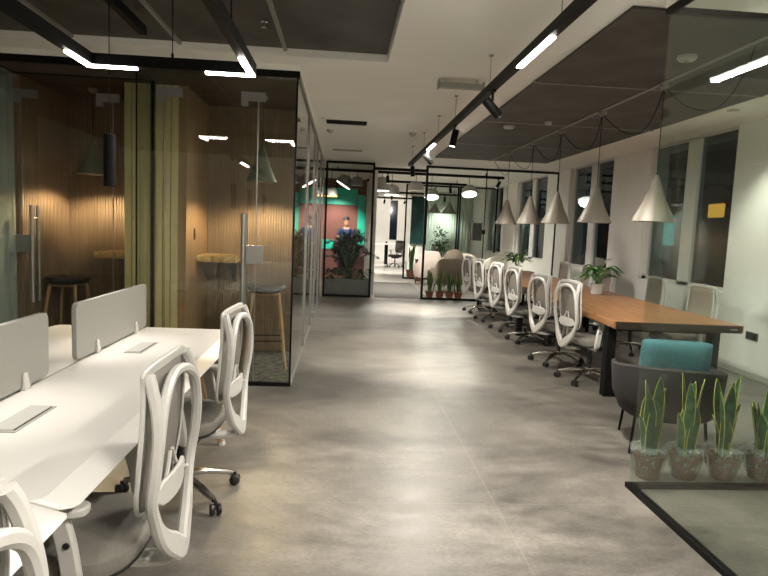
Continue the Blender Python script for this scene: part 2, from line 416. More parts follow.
# night outside: one dark office block with added glow patches imitating reflections in the panes
nb = thing('office_building', 'dark office block outside the windows at night with added glow patches imitating reflections', 'building', (22, 24, -6))
MB().box(0, -22, 0, 8, 26, 22).build('facade', M['facade'], nb, smooth=False)
for (y, z, wy, hz, m) in ((-9.0, 7.2, 1.3, .9, 'orange_reflection'), (-11.5, 6.2, 2.2, 2.4, 'teal_reflection'), (-6, 8.2, 1.6, 1.8, 'teal_reflection'), (-1.5, 6.6, 1.5, 2.6, 'teal_reflection'),
                          (3.2, 8.2, 1.6, 2.6, 'teal_reflection'), (9, 9.0, 1.5, .8, 'orange_reflection'), (14, 7.2, 2, 2, 'teal_reflection'), (-14.6, 9.6, 1.0, .4, 'teal_reflection')):
    MB().box(-.05, y, z, .0, y + wy, z + hz).build('reflection_patch', M[m], nb, smooth=False)

# ------------------------------------------------------------------ mesh ceilings
g = 'left mesh ceiling panels'
xs = [RX0, -3.1, -2.25, -1.39, -.53, RX1]
lab = ['leftmost dark mesh ceiling panel above the white desk', 'dark mesh ceiling panel above the far side of the white desk', 'dark mesh ceiling panel directly above the grey desk screens',
       'dark mesh ceiling panel above the right corner of the bent track light', 'rightmost dark mesh panel of the left ceiling recess, next to plain white ceiling']
for i in range(5):
    p = box(xs[i] + .012, RY0 + .01, ZC + .06, xs[i + 1] - .012, RY1 - .005, ZC + .085).build('ceiling_panel', M['mesh_panel'], smooth=False, org=((xs[i] + xs[i + 1]) / 2, 1.4, ZC + .06))
    tag(p, lab[i], 'ceiling panel', g)
for i in range(1, 5):
    struct(box(xs[i] - .014, RY0, ZC + .035, xs[i] + .014, RY1, ZC + .075).build('trim_%d' % i, M['grey_bar'], smooth=False))
g = 'right mesh ceiling panels'
PX = [1.68, 2.76, 3.87]; PY = [3.58, 5.41, 7.39, 9.33, 11.3]
rown = ['nearest row', 'second row', 'third row', 'farthest row']
for i in range(4):
    for j in range(2):
        p = box(PX[j] + .012, PY[i] + .012, ZC - .02, PX[j + 1] - .012, PY[i + 1] - .012, ZC - .002).build('ceiling_panel', M['mesh_panel'], smooth=False, org=((PX[j] + PX[j + 1]) / 2, (PY[i] + PY[i + 1]) / 2, ZC))
        tag(p, 'dark mesh ceiling panel over wooden table, %s, %s side of lamp cables' % (rown[i], ('aisle', 'window')[j]), 'ceiling panel', g)
n = 5
for y in PY[1:-1]:
    struct(box(PX[0], y - .012, ZC - .026, PX[2], y + .012, ZC - .002).build('trim_%d' % n, M['grey_bar'], smooth=False)); n += 1
struct(box(PX[1] - .02, PY[0], ZC - .03, PX[1] + .02, PY[-1], ZC - .002).build('trim_%d' % n, M['grey_bar'], smooth=False)); n += 1

# ------------------------------------------------------------------ ceiling fittings
def vent(x, y, w_, d, label, slot='vent_grey', drop=0.0):
    t = thing('ceiling_vent', label, 'ceiling vent', (x, y, ZC))
    f = MB(); h = .012
    f.box(-w_ / 2, -d / 2, -h, w_ / 2, -d / 2 + .035, 0); f.box(-w_ / 2, d / 2 - .035, -h, w_ / 2, d / 2, 0)
    f.box(-w_ / 2, -d / 2 + .035, -h, -w_ / 2 + .06, d / 2 - .035, 0); f.box(w_ / 2 - .06, -d / 2 + .035, -h, w_ / 2, d / 2 - .035, 0)
    f.build('vent_frame', M['ceiling'], t, smooth=False)
    MB().box(-w_ / 2 + .06, -d / 2 + .035, -.005, w_ / 2 - .06, d / 2 - .035, -.001).build('vent_slot', M[slot], t, smooth=False)
    k = MB()
    for i in (-1, 1): k.box(-w_ / 2 + .06, i * d * .12 - .004, -.011, w_ / 2 - .06, i * d * .12 + .004, -.002)
    k.build('vent_blade', M[slot], t, smooth=False)
vent(.0, 8.1, .66, .42, 'white framed ceiling vent with an open black slot above the aisle', 'black')
vent(.03, 10.95, .66, .42, 'white framed ceiling vent with a pale slot, farther down the aisle')
t = thing('ceiling_diffuser', 'hanging white slot diffuser below the ceiling left of the track light', 'ceiling vent', (1.04, 5.55, ZC))
MB().box(-.2, -.03, -.08, .2, .05, -.035).build('diffuser_body', M['vent_grey'], t, smooth=False)
for sx in (-.215, .2): MB().box(sx, -.035, -.09, sx + .015, .055, -.02).build('end_plate', M['grey_bar'], t, smooth=False)
for sx in (-.15, .15): MB().cyl((sx, .01, -.036), (sx, .01, 0), .005, n=8).build('hanger', M['white_plastic'], t)
def detector(x, y, z, label, r=.055):
    t = thing('smoke_detector', label, 'smoke detector', (x, y, z), 0)
    MB().lathe([(r, 0), (r, -.018), (r * .8, -.034), (r * .3, -.04)], n=20).build('detector_body', M['white_plastic'], t)
    MB().lathe([(r * .25, -.0385), (r * .25, -.046), (r * .1, -.05)], n=12).build('detector_eye', M['grey_bar'], t)
detector(-.23, 8.81, ZC, 'small round white detector beside the black slot ceiling vent')
detector(.96, 8.7, ZC, 'small round detector on the white ceiling left of the track light')
detector(2.08, 7.62, ZC - .02, 'round white smoke detector on the mesh ceiling left of the lamp cables', .07)
detector(2.45, 7.2, ZC - .02, 'small white sensor on a joint of the mesh ceiling near the lamp cables', .045)
detector(2.52, 4.4, ZC - .02, 'round white smoke detector on the mesh ceiling seen through the corner glass', .07)
t = thing('ceiling_sprinkler', 'small sprinkler head in the left mesh ceiling panel', 'sprinkler', (-.62, 4.5, ZC + .06))
MB().lathe([(.03, 0), (.03, -.008), (.012, -.01), (.01, -.04), (.022, -.042), (.022, -.046)], n=14).build('sprinkler_head', M['chrome'], t)
MB().cbox((0, 0, -.025), (.036, .006, .03)).build('sprinkler_frame', M['chrome'], t)

def tube_light(x, y, z0, z1, label, e):
    t = thing('pendant_light', label, 'pendant light', (x, y, z0), 0, 'black tube pendants over the white desk')
    MB().lathe([(.026, .012), (.03, 0), (.032, 0), (.032, z1 - z0), (.006, z1 - z0 + .004)], n=20).build('lamp_tube', M['black'], t)
    MB().cyl((0, 0, .004), (0, 0, .010), .025, n=16).build('lens', M['lens'], t)
    MB().cyl((0, 0, z1 - z0), (0, 0, ZC + .06 - z0), .0025, n=6).build('cable', M['black'], t)
    l = light('SPOT', (0, 0, -.01), e, (0, 0, -1), .03, 62, .8); l.parent = t
tube_light(-1.34, 3.52, 1.675, 1.965, 'black tube pendant light hanging over the far grey desk screen', 14)
tube_light(-1.34, 2.28, 1.675, 1.965, 'black tube pendant light hanging over the near grey desk screen', 14)
tube_light(-1.34, .7, 1.675, 1.965, 'black tube pendant light over the desk end closest to the camera', 8)

# bent track light over the desks (U shape), black housing with lit ends
def bar(mb, x0, y0, x1, y1, z, wd=.05, h=.07):
    if abs(x1 - x0) > abs(y1 - y0): mb.box(x0, y0 - wd / 2, z, x1, y0 + wd / 2, z + h)
    else: mb.box(x0 - wd / 2, y0, z, x0 + wd / 2, y1, z + h)
    return mb
t = thing('linear_light', 'black U-shaped linear light with glowing corners suspended above the white desk', 'ceiling light', (-1.12, 3.95, 2.45))
O = Vector((-1.12, 3.95, 2.45)); z = 2.45; xa, xb, yy = -1.63, -.62, 3.97
hb = MB(); bar(hb, xa - .025, yy, xb + .025, yy, z); bar(hb, xa, -1.5, xa, yy - .025, z); bar(hb, xb, -1.5, xb, yy - .025, z)
hb.build('housing', M['black'], t, org=O, smooth=False)
for q in ((xa, 3.66, xa, yy - .02), (xb, 3.58, xb, yy - .02), (xa - .02, yy, xa + .29, yy), (xb - .29, yy, xb + .02, yy)):
    bar(MB(), *q, z - .012, .036, .014).build('diffuser', M['led'], t, org=O, smooth=False)
for (a, b) in ((xb, .6), (xa, .6)):  # near segments out of view, added for more light
    bar(MB(), a, b, a, b + .7, z - .012, .036, .014).build('diffuser', M['led'], t, org=O, smooth=False)
for (a, b) in ((-1.12, yy), (xa, 2.2), (xb, 2.2)):
    MB().cyl((a, b, z + .07), (a, b, ZC + .06 if b < 5.1 else ZC), .003, n=6).cyl((a, b, z + .07), (a, b, z + .1), .008, n=8).build('suspension_wire', M['black'], t, org=O)
for (a, b) in ((xa + .13, yy), (xb - .13, yy)):
    l = light('AREA', (a, b, z - .02), 3, (a, b, 0), .28, sizey=.03); l.parent = t; l.location = Vector(l.location) - O
for a in (xa, xb):
    l = light('AREA', (a, 1.0, z - .02), 6, (a, 1.0, 0), .04, sizey=.7); l.parent = t; l.location = Vector(l.location) - O
t = thing('track_bar', 'straight black bar fixed under the left mesh ceiling, ending above the desk', 'ceiling track', (-1.47, 4.48, 2.8))
MB().box(-.025, -5.5, 0, .025, 0, .06).build('bar_housing', M['black'], t, smooth=False)
for yv in (-.6, -3): MB().cyl((0, yv, .06), (0, yv, .16), .006, n=8).build('hanger', M['black'], t)
cb = MB().tube(catmull([(-.62, 3.3, ZC + .06), (-.6, 3.28, 2.8), (-.63, 3.3, 2.65), (-.62, 3.3, 2.525)], 6), .004, 6).build('power_cable', M['black'], org=(-.62, 3.3, 2.525))
tag(cb, 'thin black power cable dropping from the mesh ceiling to the bent light', 'cable')

# straight track beside the table
t = thing('track_light', 'long straight black track light with glowing segments running down the aisle', 'ceiling light', (1.12, 4, 2.6))
O = Vector((1.12, 4, 2.6)); z = 2.6; xt = 1.12
hb = MB().box(xt - .025, -2.5, z, xt + .025, 10.4, z + .06); hb.build('housing', M['black'], t, org=O, smooth=False)
for (a, b) in ((3.32, 3.94), (7.58, 8.18), (-.6, .3)):  # last segment sits out of view, added to light the room
    MB().box(xt - .018, a, z - .012, xt + .018, b, z + .002).build('diffuser', M['led'], t, org=O, smooth=False)
    l = light('AREA', (xt, (a + b) / 2, z - .02), 62, (xt, (a + b) / 2, 0), .04, sizey=b - a); l.parent = t; l.location = Vector(l.location) - O
for yv in (1.2, 3.2, 4.75, 6.2, 7.3, 8.6, 10.0):
    MB().cyl((xt, yv, z + .06), (xt, yv, ZC), .003, n=6).cyl((xt, yv, ZC - .012), (xt, yv, ZC), .02, n=12).build('suspension_wire', M['steel'], t, org=O)

def spot_head(x, y, z, aim, e, label, spot=45, blend=.7, size=.04, grp='black spotlights on the aisle track'):
    """black cylinder spot hanging from a track whose underside is at z"""
    t = thing('track_spotlight', label, 'spotlight', (x, y, z), 0, grp)
    c_ = Vector((x, y, z - .13)); d = (Vector(aim) - c_).normalized()
    MB().cyl((0, 0, -.08), (0, 0, 0), .01, n=8).cbox((0, 0, -.008), (.03, .09, .016)).build('bracket', M['black'], t)
    cc = Vector((0, 0, -.13)); L_ = .085
    MB().tube([cc - d * L_, cc - d * (L_ - .008), cc + d * (L_ - .004), cc + d * L_], [.03, .036, .036, .034], 20).build('lamp_head', M['black'], t)
    MB().cyl(cc + d * (L_ + .0005), cc + d * (L_ + .003), .027, n=16).build('lens', M['lens'], t)
    p = c_ + d * (L_ + .015)
    l = light('SPOT', p, e, p + d, size, spot, blend); l.parent = t; l.location = Vector(l.location) - Vector((x, y, z))
T = 'black cylinder spotlight on the aisle track, '
spot_head(xt, 4.63, 2.6, (3.0, 5.4, .9), 110, T + 'tilted nearly level towards the table')
spot_head(xt, 6.2, 2.6, (.7, 6.4, 0), 260, T + 'pointing straight down, middle one of those in view', 52, 1)
spot_head(xt, 8.1, 2.6, (3.0, 9.6, .9), 130, T + 'farthest one, tilted towards the table end')
spot_head(xt, 9.9, 2.6, (1.45, 10.9, 0), 650, 'black spotlight at the far end of the aisle track, lighting the floor there', 46, 1)
spot_head(xt, 1.9, 2.6, (.35, 3.1, 0), 95, 'black spotlight on the aisle track overhead, near the corner glass', 60, 1)
spot_head(xt, 1.2, 2.6, (4.4, 5.6, 1.3), 170, 'added black spotlight on the aisle track overhead, brightening the window wall', 50)  # added out of view to brighten the window wall
spot_head(xt, .6, 2.6, (-.3, 1.2, 0), 60, 'added black spotlight on the aisle track overhead, brightening the desk side floor', 60)  # added out of view as extra light for the floor
for (x, lb) in ((-2.2, 'added black spotlight bouncing light off the floor by the back wall, left one'), (-.6, 'added black spotlight bouncing light off the floor by the back wall, second from left'), (1.0, 'added black spotlight bouncing light off the floor by the back wall, second from right'), (2.6, 'added black spotlight bouncing light off the floor by the back wall, right one')):
    spot_head(x, -1.0, ZC, (x, -1.9, 0), 330, lb, 100, .9, grp='added bounce spotlights near the back wall')  # added behind the camera; their floor bounce brightens the ceiling
for (x, y, e, label) in ((4.05, 6.1, 70, 'round white downlight in the ceiling strip beside the near window'), ):
    t = thing('downlight', label, 'downlight', (x, y, ZC))
    MB().lathe([(.045, 0), (.06, 0), (.06, -.01), (.045, -.012)], n=20).build('trim_ring', M['white_plastic'], t)
    MB().cyl((0, 0, -.002), (0, 0, -.008), .044, n=20).build('lens', M['lens'], t)
    l = light('SPOT', (0, 0, -.03), e, (.25, -.1, -2), .04, 95, .7); l.parent = t

# ------------------------------------------------------------------ office chair
def sq(n, a, b, e, cx=0, cy=0):
    out = []
    for i in range(n):
        th = 2 * PI * i / n; c_, s_ = math.cos(th), math.sin(th)
        out.append((cx + a * math.copysign(abs(c_) ** (2 / e), c_), cy + b * math.copysign(abs(s_) ** (2 / e), s_)))
    return out

def make_chair(label, mesh='back_mesh'):
    """white task chair facing +Y"""
    t = thing('office_chair', label, 'chair')
    b = MB()
    for k in range(5):
        a = 2 * PI * k / 5 + .3; ca, sa = math.cos(a), math.sin(a)
        b.sweep(catmull([(.02 * ca, .02 * sa, .125), (.15 * ca, .15 * sa, .115), (.30 * ca, .30 * sa, .075)], 4), [.055, .054, .052, .05, .046, .042, .038, .034, .03], .028, (0, 0, 1))
    b.cyl((0, 0, .085), (0, 0, .15), .042, .036, n=18); b.build('star_base', M['chrome'], t)
    for k in range(5):
        a = 2 * PI * k / 5 + .3; ca, sa = math.cos(a), math.sin(a); cx, cy = .315 * ca, .315 * sa
        q = a + 1.1; ux, uy = math.cos(q), math.sin(q)
        w_ = MB()
        for s_ in (-1, 1):
            p0 = (cx + ux * .006 * s_, cy + uy * .006 * s_, .030); p1 = (cx + ux * .028 * s_, cy + uy * .028 * s_, .030)
            w_.tube([p0, (Vector(p0) * .8 + Vector(p1) * .2), (Vector(p0) * .2 + Vector(p1) * .8), p1], [.026, .0295, .0295, .024], 16)
        w_.cyl((cx, cy, .03), (cx, cy, .075), .009, n=8); w_.build('caster', M['black_plastic'], t)
    MB().cyl((0, 0, .13), (0, 0, .28), .026, n=14).cyl((0, 0, .27), (0, 0, .36), .018, n=14).build('gas_lift', M['black_plastic'], t)
    MB().box(-.09, -.13, .34, .09, .12, .395).cyl((.09, .02, .37), (.2, .02, .37), .006, n=8).build('tilt_mechanism', M['black_plastic'], t, bevel=.012)
    # seat
    R = []
    for (k, z) in ((.80, .405), (.97, .415), (1.0, .44), (.985, .465), (.90, .483), (.6, .489), (.2, .490)):
        R.append([(x, y, z - (.012 * max(0, (y + .0)) / .24 if y > .12 else 0)) for x, y in sq(32, .245 * k, .235 * k, 3.4, 0, .01)])
    MB().rings(R).build('seat', M['seat_grey'], t)
    R = []
    for (k, z) in ((.7, .388), (.95, .392), (1.0, .404), (.99, .414)):
        R.append([(x, y, z) for x, y in sq(32, .24 * k, .23 * k, 3.4, 0, .01)])
    MB().rings(R).build('seat_pan', M['black_plastic'], t)
    # back plane: y as a function of height
    def by(z): return -.235 - .10 * (z - .5) - .06 * math.sin((z - .5) / .55 * PI) * .35
    # rear wishbone loop
    half = [(.066, .445, -.100), (.132, .502, -.076), (.185, .59, -.048), (.212, .66, -.036), (.218, .75, -.036), (.212, .85, -.034), (.203, .94, -.022), (.196, 1.005, -.006), (.186, 1.036, .004)]
    pts = [(x, by(z) + dy, z) for x, z, dy in half[::-1]] + [(0, by(.40) - .118, .402)] + [(-x, by(z) + dy, z) for x, z, dy in half]
    P = catmull(pts, 4)
    W = [.032 + .048 * max(0, min(1, (.58 - p.z) / .13)) for p in P]
    fb = MB().sweep(P, W, .034, (0, 1, 0))
    A_ = [(.214, .80, -.037), (.200, .88, -.036), (.160, .955, -.034), (.085, .998, -.028)]
    pts = [(x, by(z) + dy, z) for x, z, dy in A_] + [(0, by(1.008) - .022, 1.008)] + [(-x, by(z) + dy, z) for x, z, dy in A_[::-1]]
    P = catmull(pts, 4); fb.sweep(P, .032, .030, (0, 1, 0))
    fb.build('back_frame', M['white_plastic'], t)
    # mesh panel and its thin rim
    rim = []
    for (x, z) in ((-.13, .575), (0, .56), (.13, .575), (.185, .63), (.207, .75), (.205, .90), (.196, 1.01), (.178, 1.04), (0, 1.052), (-.178, 1.04), (-.196, 1.01), (-.205, .90), (-.207, .75), (-.185, .63)):
        rim.append((x, by(z) + .028 * (1 - (x / .22) ** 2) * -.6 + .02, z))
    RP = catmull(rim, 4, True)
    mb_ = MB(); 
    rings = []
    for s_ in (1, .66, .33, .02):
        rings.append([Vector((p.x * s_, by(.78 + (p.z - .78) * s_) + .02 - .0168 * (1 - (p.x * s_ / .22) ** 2), .78 + (p.z - .78) * s_)) for p in RP])
    mb_.rings(rings, cap=False); mb_.face(range(len(mb_.v) - len(RP), len(mb_.v)))
    mb_.build('back_mesh', M[mesh], t, solid=.004)
    W = [.014 + .018 * max(0, min(1, (p.z - .98) / .05)) for p in RP]
    MB().sweep(RP, W, .014, (0, 1, 0), True).build('mesh_rim', M['white_plastic'], t)
    # lumbar pad with arms
    R = []
    for i in range(9):
        x = -.15 + .30 * i / 8; y = by(.63) - .03 - .02 * math.cos(x / .15 * PI / 2) ; h = .042 * (1 - (abs(x) / .157) ** 6) + .002
        R.append([(x, y - .007, .635 - h), (x, y + .007, .635 - h), (x, y + .007, .635 + h), (x, y - .007, .635 + h)])
    MB().rings(R).build('lumbar_pad', M['white_plastic'], t, bevel=.004)
    l_ = MB()
    for s_ in (-1, 1):
        l_.tube(catmull([(s_ * .012, by(.73) - .018, .74), (s_ * .06, by(.66) - .03, .665), (s_ * .13, by(.6) - .035, .625), (s_ * .19, by(.6) - .045, .61)], 4), .007, 6)
    l_.build('lumbar_support', M['white_plastic'], t)
    # spine crook under the seat
    P = catmull([(0, by(.40) - .105, .402), (0, -.29, .368), (0, -.20, .358), (0, -.09, .362)], 5)
    MB().sweep(P, [.085] * len(P), .026, (0, 1, .6)).build('spine', M['white_plastic'], t)
    for s_ in (-1, 1):
        a = MB().sweep(catmull([(s_ * .12, -.09, .385), (s_ * .24, -.09, .392), (s_ * .272, -.10, .43), (s_ * .275, -.085, .55), (s_ * .272, -.06, .645)], 4), .058, .026, (1, 0, .2)).build('armrest', M['white_plastic'], t)
        MB().prism(sq(20, .042, .115, 3, s_ * .265, -.03), .645, .672).build('arm_pad', M['white_plastic'], a, bevel=.006)
        MB().cyl((s_ * .284, -.09, .56), (s_ * .293, -.09, .56), .010, n=10).build('height_button', M['black_plastic'], a)
    return t
chair = make_chair('white task chair in the middle of the white desk, second nearest the camera')
place(chair, (-.84, 1.95, 0), PI / 2 - .02)
chair['group'] = 'office chairs along the white desk'
for (x, y, rz, lb) in ((-.84, 3.16, PI / 2 - .07, 'white task chair at the far end of the white desk, beside the glass booth'),
                       (-.83, .80, PI / 2 + .05, 'white task chair nearest the camera, its back cut by the left edge of the photo')):
    place(dup(chair), (x, y, 0), rz, lb)
o = place(dup(chair), (-2.12, 3.55, 0), -PI / 2, 'white chair behind the desk screens at the left edge, only its rounded top showing')

near = ['nearest the camera', 'second from near end', 'third from near end', 'third from far end', 'second from far end', 'at far end']
for i, (x, y, rz) in enumerate(((2.62, 5.90, -82), (2.60, 6.73, -80), (2.68, 8.06, -82), (2.67, 8.97, -80), (2.64, 9.92, -82), (2.65, 10.95, -83))):
    c_ = dup(chair); c_['group'] = 'office chairs on the aisle side of the wooden table'
    place(c_, (x, y, 0), math.radians(rz), 'white task chair on aisle side of wooden table, ' + near[i])
tan = make_chair('tan chair on window side of wooden table, nearest the camera', 'back_mesh_tan')
place(tan, (3.80, 6.35, 0), math.radians(95), None, .965); tan['group'] = 'chairs on the window side of the wooden table'
for i, (x, y, rz, lb) in enumerate(((3.86, 7.5, 88, 'second from near end'), (3.92, 9.1, 92, 'third from near end'),
                                (3.95, 9.95, 85, 'second from far end'), (3.97, 11.0, 92, 'at far end'))):
    place(dup(tan), (x, y, 0), math.radians(rz), 'tan chair on window side of wooden table, ' + lb, .965)

# ------------------------------------------------------------------ white desk
DX, DC = -.69, -1.365
t = thing('office_desk', 'long white bench desk with sloping edges and splayed oak legs', 'desk', (DC, 2.4, 0)); O = Vector((DC, 2.4, 0))
def desk_top(y0, y1, s_):
    # s_=+1 aisle side, -1 far side ; trapezoid section with bevelled outer edge
    e = abs(DX - DC); prof = [(.012, .74), (e - .085, .74), (e, .716), (e - .03, .706), (.012, .706)]
    mb = MB(); rr = .035
    R = []
    for (y, k) in ((y0, rr), (y0 + rr * .3, rr * .3), (y0 + rr, 0), (y1 - rr, 0), (y1 - rr * .3, rr * .3), (y1, rr)):
        R.append([Vector((DC + s_ * (u - (k if u > .3 else 0)), y, z)) for u, z in prof])
    return mb.rings(R)
for (y0, y1) in ((1.565, 4.21), (-1.1, 1.555)):
    for s_ in (1, -1): desk_top(y0, y1, s_).build('desk_top', M['white_matte'], t, org=O, smooth=False)
MB().box(DC - .011, -1.1, .70, DC + .011, 4.2, .735).build('centre_channel', M['vent_grey'], t, org=O, smooth=False)
for y in (3.92, 2.62, 1.5, .1):
    lg = MB()
    for s_ in (-1, 1):
        lg.sweep([(DC + s_ * .40, y, .70), (DC + s_ * .60, y, .02)], [.065, .042], .04, (0, 1, 0))
        lf = MB().sweep([(DC + s_ * .40, y, .70), (DC + s_ * .60, y, .022)], [.065, .042], .04, (0, 1, 0)).build('leg', M['oak'], t, org=O)
        MB().sweep([(DC + s_ * .5966, y, .028), (DC + s_ * .605, y, 0)], [.046, .044], .044, (0, 1, 0)).build('leg_foot', M['white_plastic'], lf, org=O)
    MB().box(DC - .55, y - .02, .672, DC + .55, y + .02, .712).build('cross_beam', M['white_plastic'], t, org=O, smooth=False)
for i, (y, lb) in enumerate(((3.52, 'flat grey cable lid on the desk beside the far screen'), (2.22, 'flat grey cable lid on the desk beside the near screen'))):
    q = thing('cable_lid', lb, 'cable lid', (-1.165, y, .74))
    MB().box(-.045, -.15, 0, .055, .15, .004).build('lid_frame', M['vent_grey'], q, smooth=False)
    MB().box(-.038, -.135, .004, .04, .135, .007).build('flap', M['lid_grey'], q, smooth=False)
    MB().box(.041, -.135, .0041, .046, .135, .0055).build('finger_slot', M['black'], q, smooth=False)
def screen(y0, y1, lb):
    t = thing('desk_screen', lb, 'desk screen', (DC, (y0 + y1) / 2, .74), 0, 'grey desk screens')
    h = (y1 - y0) / 2; r = .035; poly = []
    for (cy, cz, a0) in ((h - r, .31 - r, 0), (-h + r, .31 - r, 90), (-h + r, .01 + r, 180), (h - r, .01 + r, 270)):
        for k in range(6):
            a = math.radians(a0 + 90 * k / 5); poly.append((cy + r * math.cos(a), cz + r * math.sin(a)))
    MB().prism(poly, -.013, .013, 'x').build('screen_panel', M['screen'], t, bevel=.003)
    for yv in (-h + .25, h - .22):
        k = MB().box(-.028, yv - .022, -.0, .028, yv + .022, .012)
        for s_ in (-1, 1): k.rings([[(s_ * .014, yv - .022, .01), (s_ * .03, yv - .022, .01), (s_ * .03, yv + .022, .01), (s_ * .014, yv + .022, .01)], [(s_ * .014, yv - .014, .075), (s_ * .022, yv - .014, .075), (s_ * .022, yv + .014, .075), (s_ * .014, yv + .014, .075)]])
        k.build('clamp', M['white_plastic'], t, smooth=False, bevel=.003)
screen(3.11, 4.2, 'grey rounded desk screen with white clamps, the farther of the two on the white desk')
screen(1.75, 2.82, 'grey rounded desk screen with white clamps, the nearer one at the left edge')

# ------------------------------------------------------------------ wooden table
TA = math.radians(-1.9)
t = thing('meeting_table', 'long orange-brown solid wood table on black metal frame legs', 'table', (3.06, 5.08, 0), TA)
TL = 6.9; hw = .595
tp = MB()
L_, R_ = [], []
for i in range(24):
    y = TL * i / 23; L_.append((-hw + .012 * math.sin(y * 3.1) + .007 * math.sin(y * 9), y)); R_.append((hw + .01 * math.sin(y * 2.7 + 1) , y))
poly = R_ + L_[::-1]
tp.rings([[(x, y, .690) for x, y in poly], [(x + (.012 if x < 0 else -.012), y, .685) for x, y in poly], ]) if False else None
tp.rings([[(x + (.014 if x < 0 else -.014), y, .688) for x, y in poly], [(x, y, .70) for x, y in poly], [(x, y, .752) for x, y in poly], [(x + (.004 if x < 0 else -.004), y, .76) for x, y in poly]])
tp.build('table_top', M['table_wood'], t, angle=25)
MB().box(-hw + .016, -.008, .69, hw - .014, .001, .757).build('end_cap', M['table_edge'], t, smooth=False)
MB().box(hw - .12, -.0095, .718, hw - .05, -.0075, .728).build('maker_plate', M['vent_grey'], t, smooth=False)
for y in (.28, 3.47, 6.5):
    for s_ in (-1, 1):
        MB().box(s_ * .5 - .04, y - .05, .0, s_ * .5 + .04, y + .05, .688).build('leg', M['black'], t, smooth=False)
    for zz in (0, .638): MB().box(-.46, y - .05, zz, .46, y + .05, zz + .05).build('leg_crossbar', M['black'], t, smooth=False)
MB().box(-.03, .33, .62, .03, 6.45, .66).build('cable_tray', M['black'], t, smooth=False)

def lily(loc, lb, s=1.0, flower=True, n=30, ):
    t = thing('potted_peace_lily', lb, 'potted plant', loc, 0, 'potted plants on the wooden table')
    MB().lathe([(.055 * s, 0), (.075 * s, .004), (.092 * s, .135 * s), (.093 * s, .14 * s), (.084 * s, .14 * s), (.08 * s, .12 * s)], n=28).build('pot', M['white_plastic'], t)
    MB().cyl((0, 0, .118 * s), (0, 0, .124 * s), .079 * s, n=24).build('soil', M['soil'], t)
    a_, b_ = MB(), MB()
    for i in range(n):
        an = random.uniform(0, 2 * PI); L0 = random.uniform(.16, .33) * s; up = random.uniform(.12, .26) * s
        d = Vector((math.cos(an), math.sin(an), 0)); r0 = d * .02 * s + Vector((0, 0, .12 * s))
        P = catmull([r0, r0 + d * L0 * .25 + Vector((0, 0, up * .8)), r0 + d * L0 * .6 + Vector((0, 0, up * 1.05)), r0 + d * L0 + Vector((0, 0, up * random.uniform(.35, .9)))], 4)
        m_ = len(P); W = [.003 * s if k < m_ * .3 else .034 * s * math.sin((k / (m_ - 1) - .3) / .7 * PI) ** .8 + .001 for k in range(m_)]
        (a_ if i % 3 else b_).blade(P, W, d.cross(Vector((0, 0, 1))), .3)
    a_.build('leaves', M['leaf'], t); b_.build('pale_leaves', M['leaf_light'], t)
    if flower:
        P = catmull([(0, 0, .12), (.03, .0, .32), (.10, .01, .42)], 5)
        f = MB().tube(P, .003, 6).build('flower_stem', M['leaf_light'], t)
        MB().blade(catmull([(.09, .01, .41), (.14, .01, .46), (.20, .01, .475)], 5), [.002, .012, .022, .027, .027, .024, .018, .012, .007, .003, .001], (0, 1, .2), .5).build('flower', M['petal'], f, solid=.001)
lily((3.38, 7.55, .76), 'peace lily with a white flower in a white pot on the wooden table, nearest one', 1.0, True)
lily((3.37, 11.15, .76), 'green leafy plant in a pot at the far half of the wooden table', 1.0, False)

# cone pendants over the table
def cone_pendant(x, y, zr, r, h, lb, ceil, shade='shade', name='pendant_lamp', grp='cone pendants over the wooden table', e=6, lt=True, hub=True, warm=WARM):
    t = thing(name, lb, 'pendant lamp', (x, y, zr), 0, grp)
    MB().lathe([(r - .006, .0), (r, 0), (r, .004), (r * .52, h * .47), (.022, h), (.015, h + .012), (.010, h + .012), (.016, h - .01), (r * .5, h * .45), (r - .008, .004)], n=40).build('lampshade', M[shade], t)
    MB().lathe([(.012, h * .95), (.02, h * .9), (.02, h * .55), (.03, h * .5), (.036, h * .4), (.022, h * .3), (.002, h * .28)], n=16).build('bulb', M['shade_in'], t)
    MB().cyl((0, 0, h + .005), (0, 0, ceil - zr - .03), .0035, n=6).build('cable', M['black'], t)
    if hub: MB().lathe([(.045, ceil - zr), (.045, ceil - zr - .03), (.012, ceil - zr - .055)], n=18).build('ceiling_rose', M['grey_bar'], t)
    if lt:
        l = light('SPOT', (0, 0, .03), e, (0, 0, -1), .06, 150, .4, col=warm); l.parent = t
    return t
LY = [5.15, 6.40, 7.60, 8.72, 9.98]
names = ['nearest the camera, behind the corner glass', 'second nearest the camera', 'the pale lit one third from the camera', 'fourth from the camera', 'farthest from the camera']
for y, nm in zip(LY, names):
    cone_pendant(2.77, y, 1.665, .183, .40, 'taupe cone pendant over the wooden table, ' + nm, ZC - .03, e=10)
cab = MB()
t = thing('lamp_cable', 'black power cable draped in loops between the lamp roses under the mesh ceiling', 'cable', (2.77, 7.5, ZC - .06))
for a, b in zip([4.0] + LY, LY + [11.0]):
    P = [Vector((2.77, a + (b - a) * k / 12, ZC - .055 - .30 * 4 * (k / 12) * (1 - k / 12) + 0)) for k in range(13)]
    for k, p in enumerate(P): p.x += .10 * math.sin(k / 12 * PI)
    MB().tube(P, .004, 6).build('cable_loop', M['black'], t, org=(2.77, 7.5, ZC - .06))

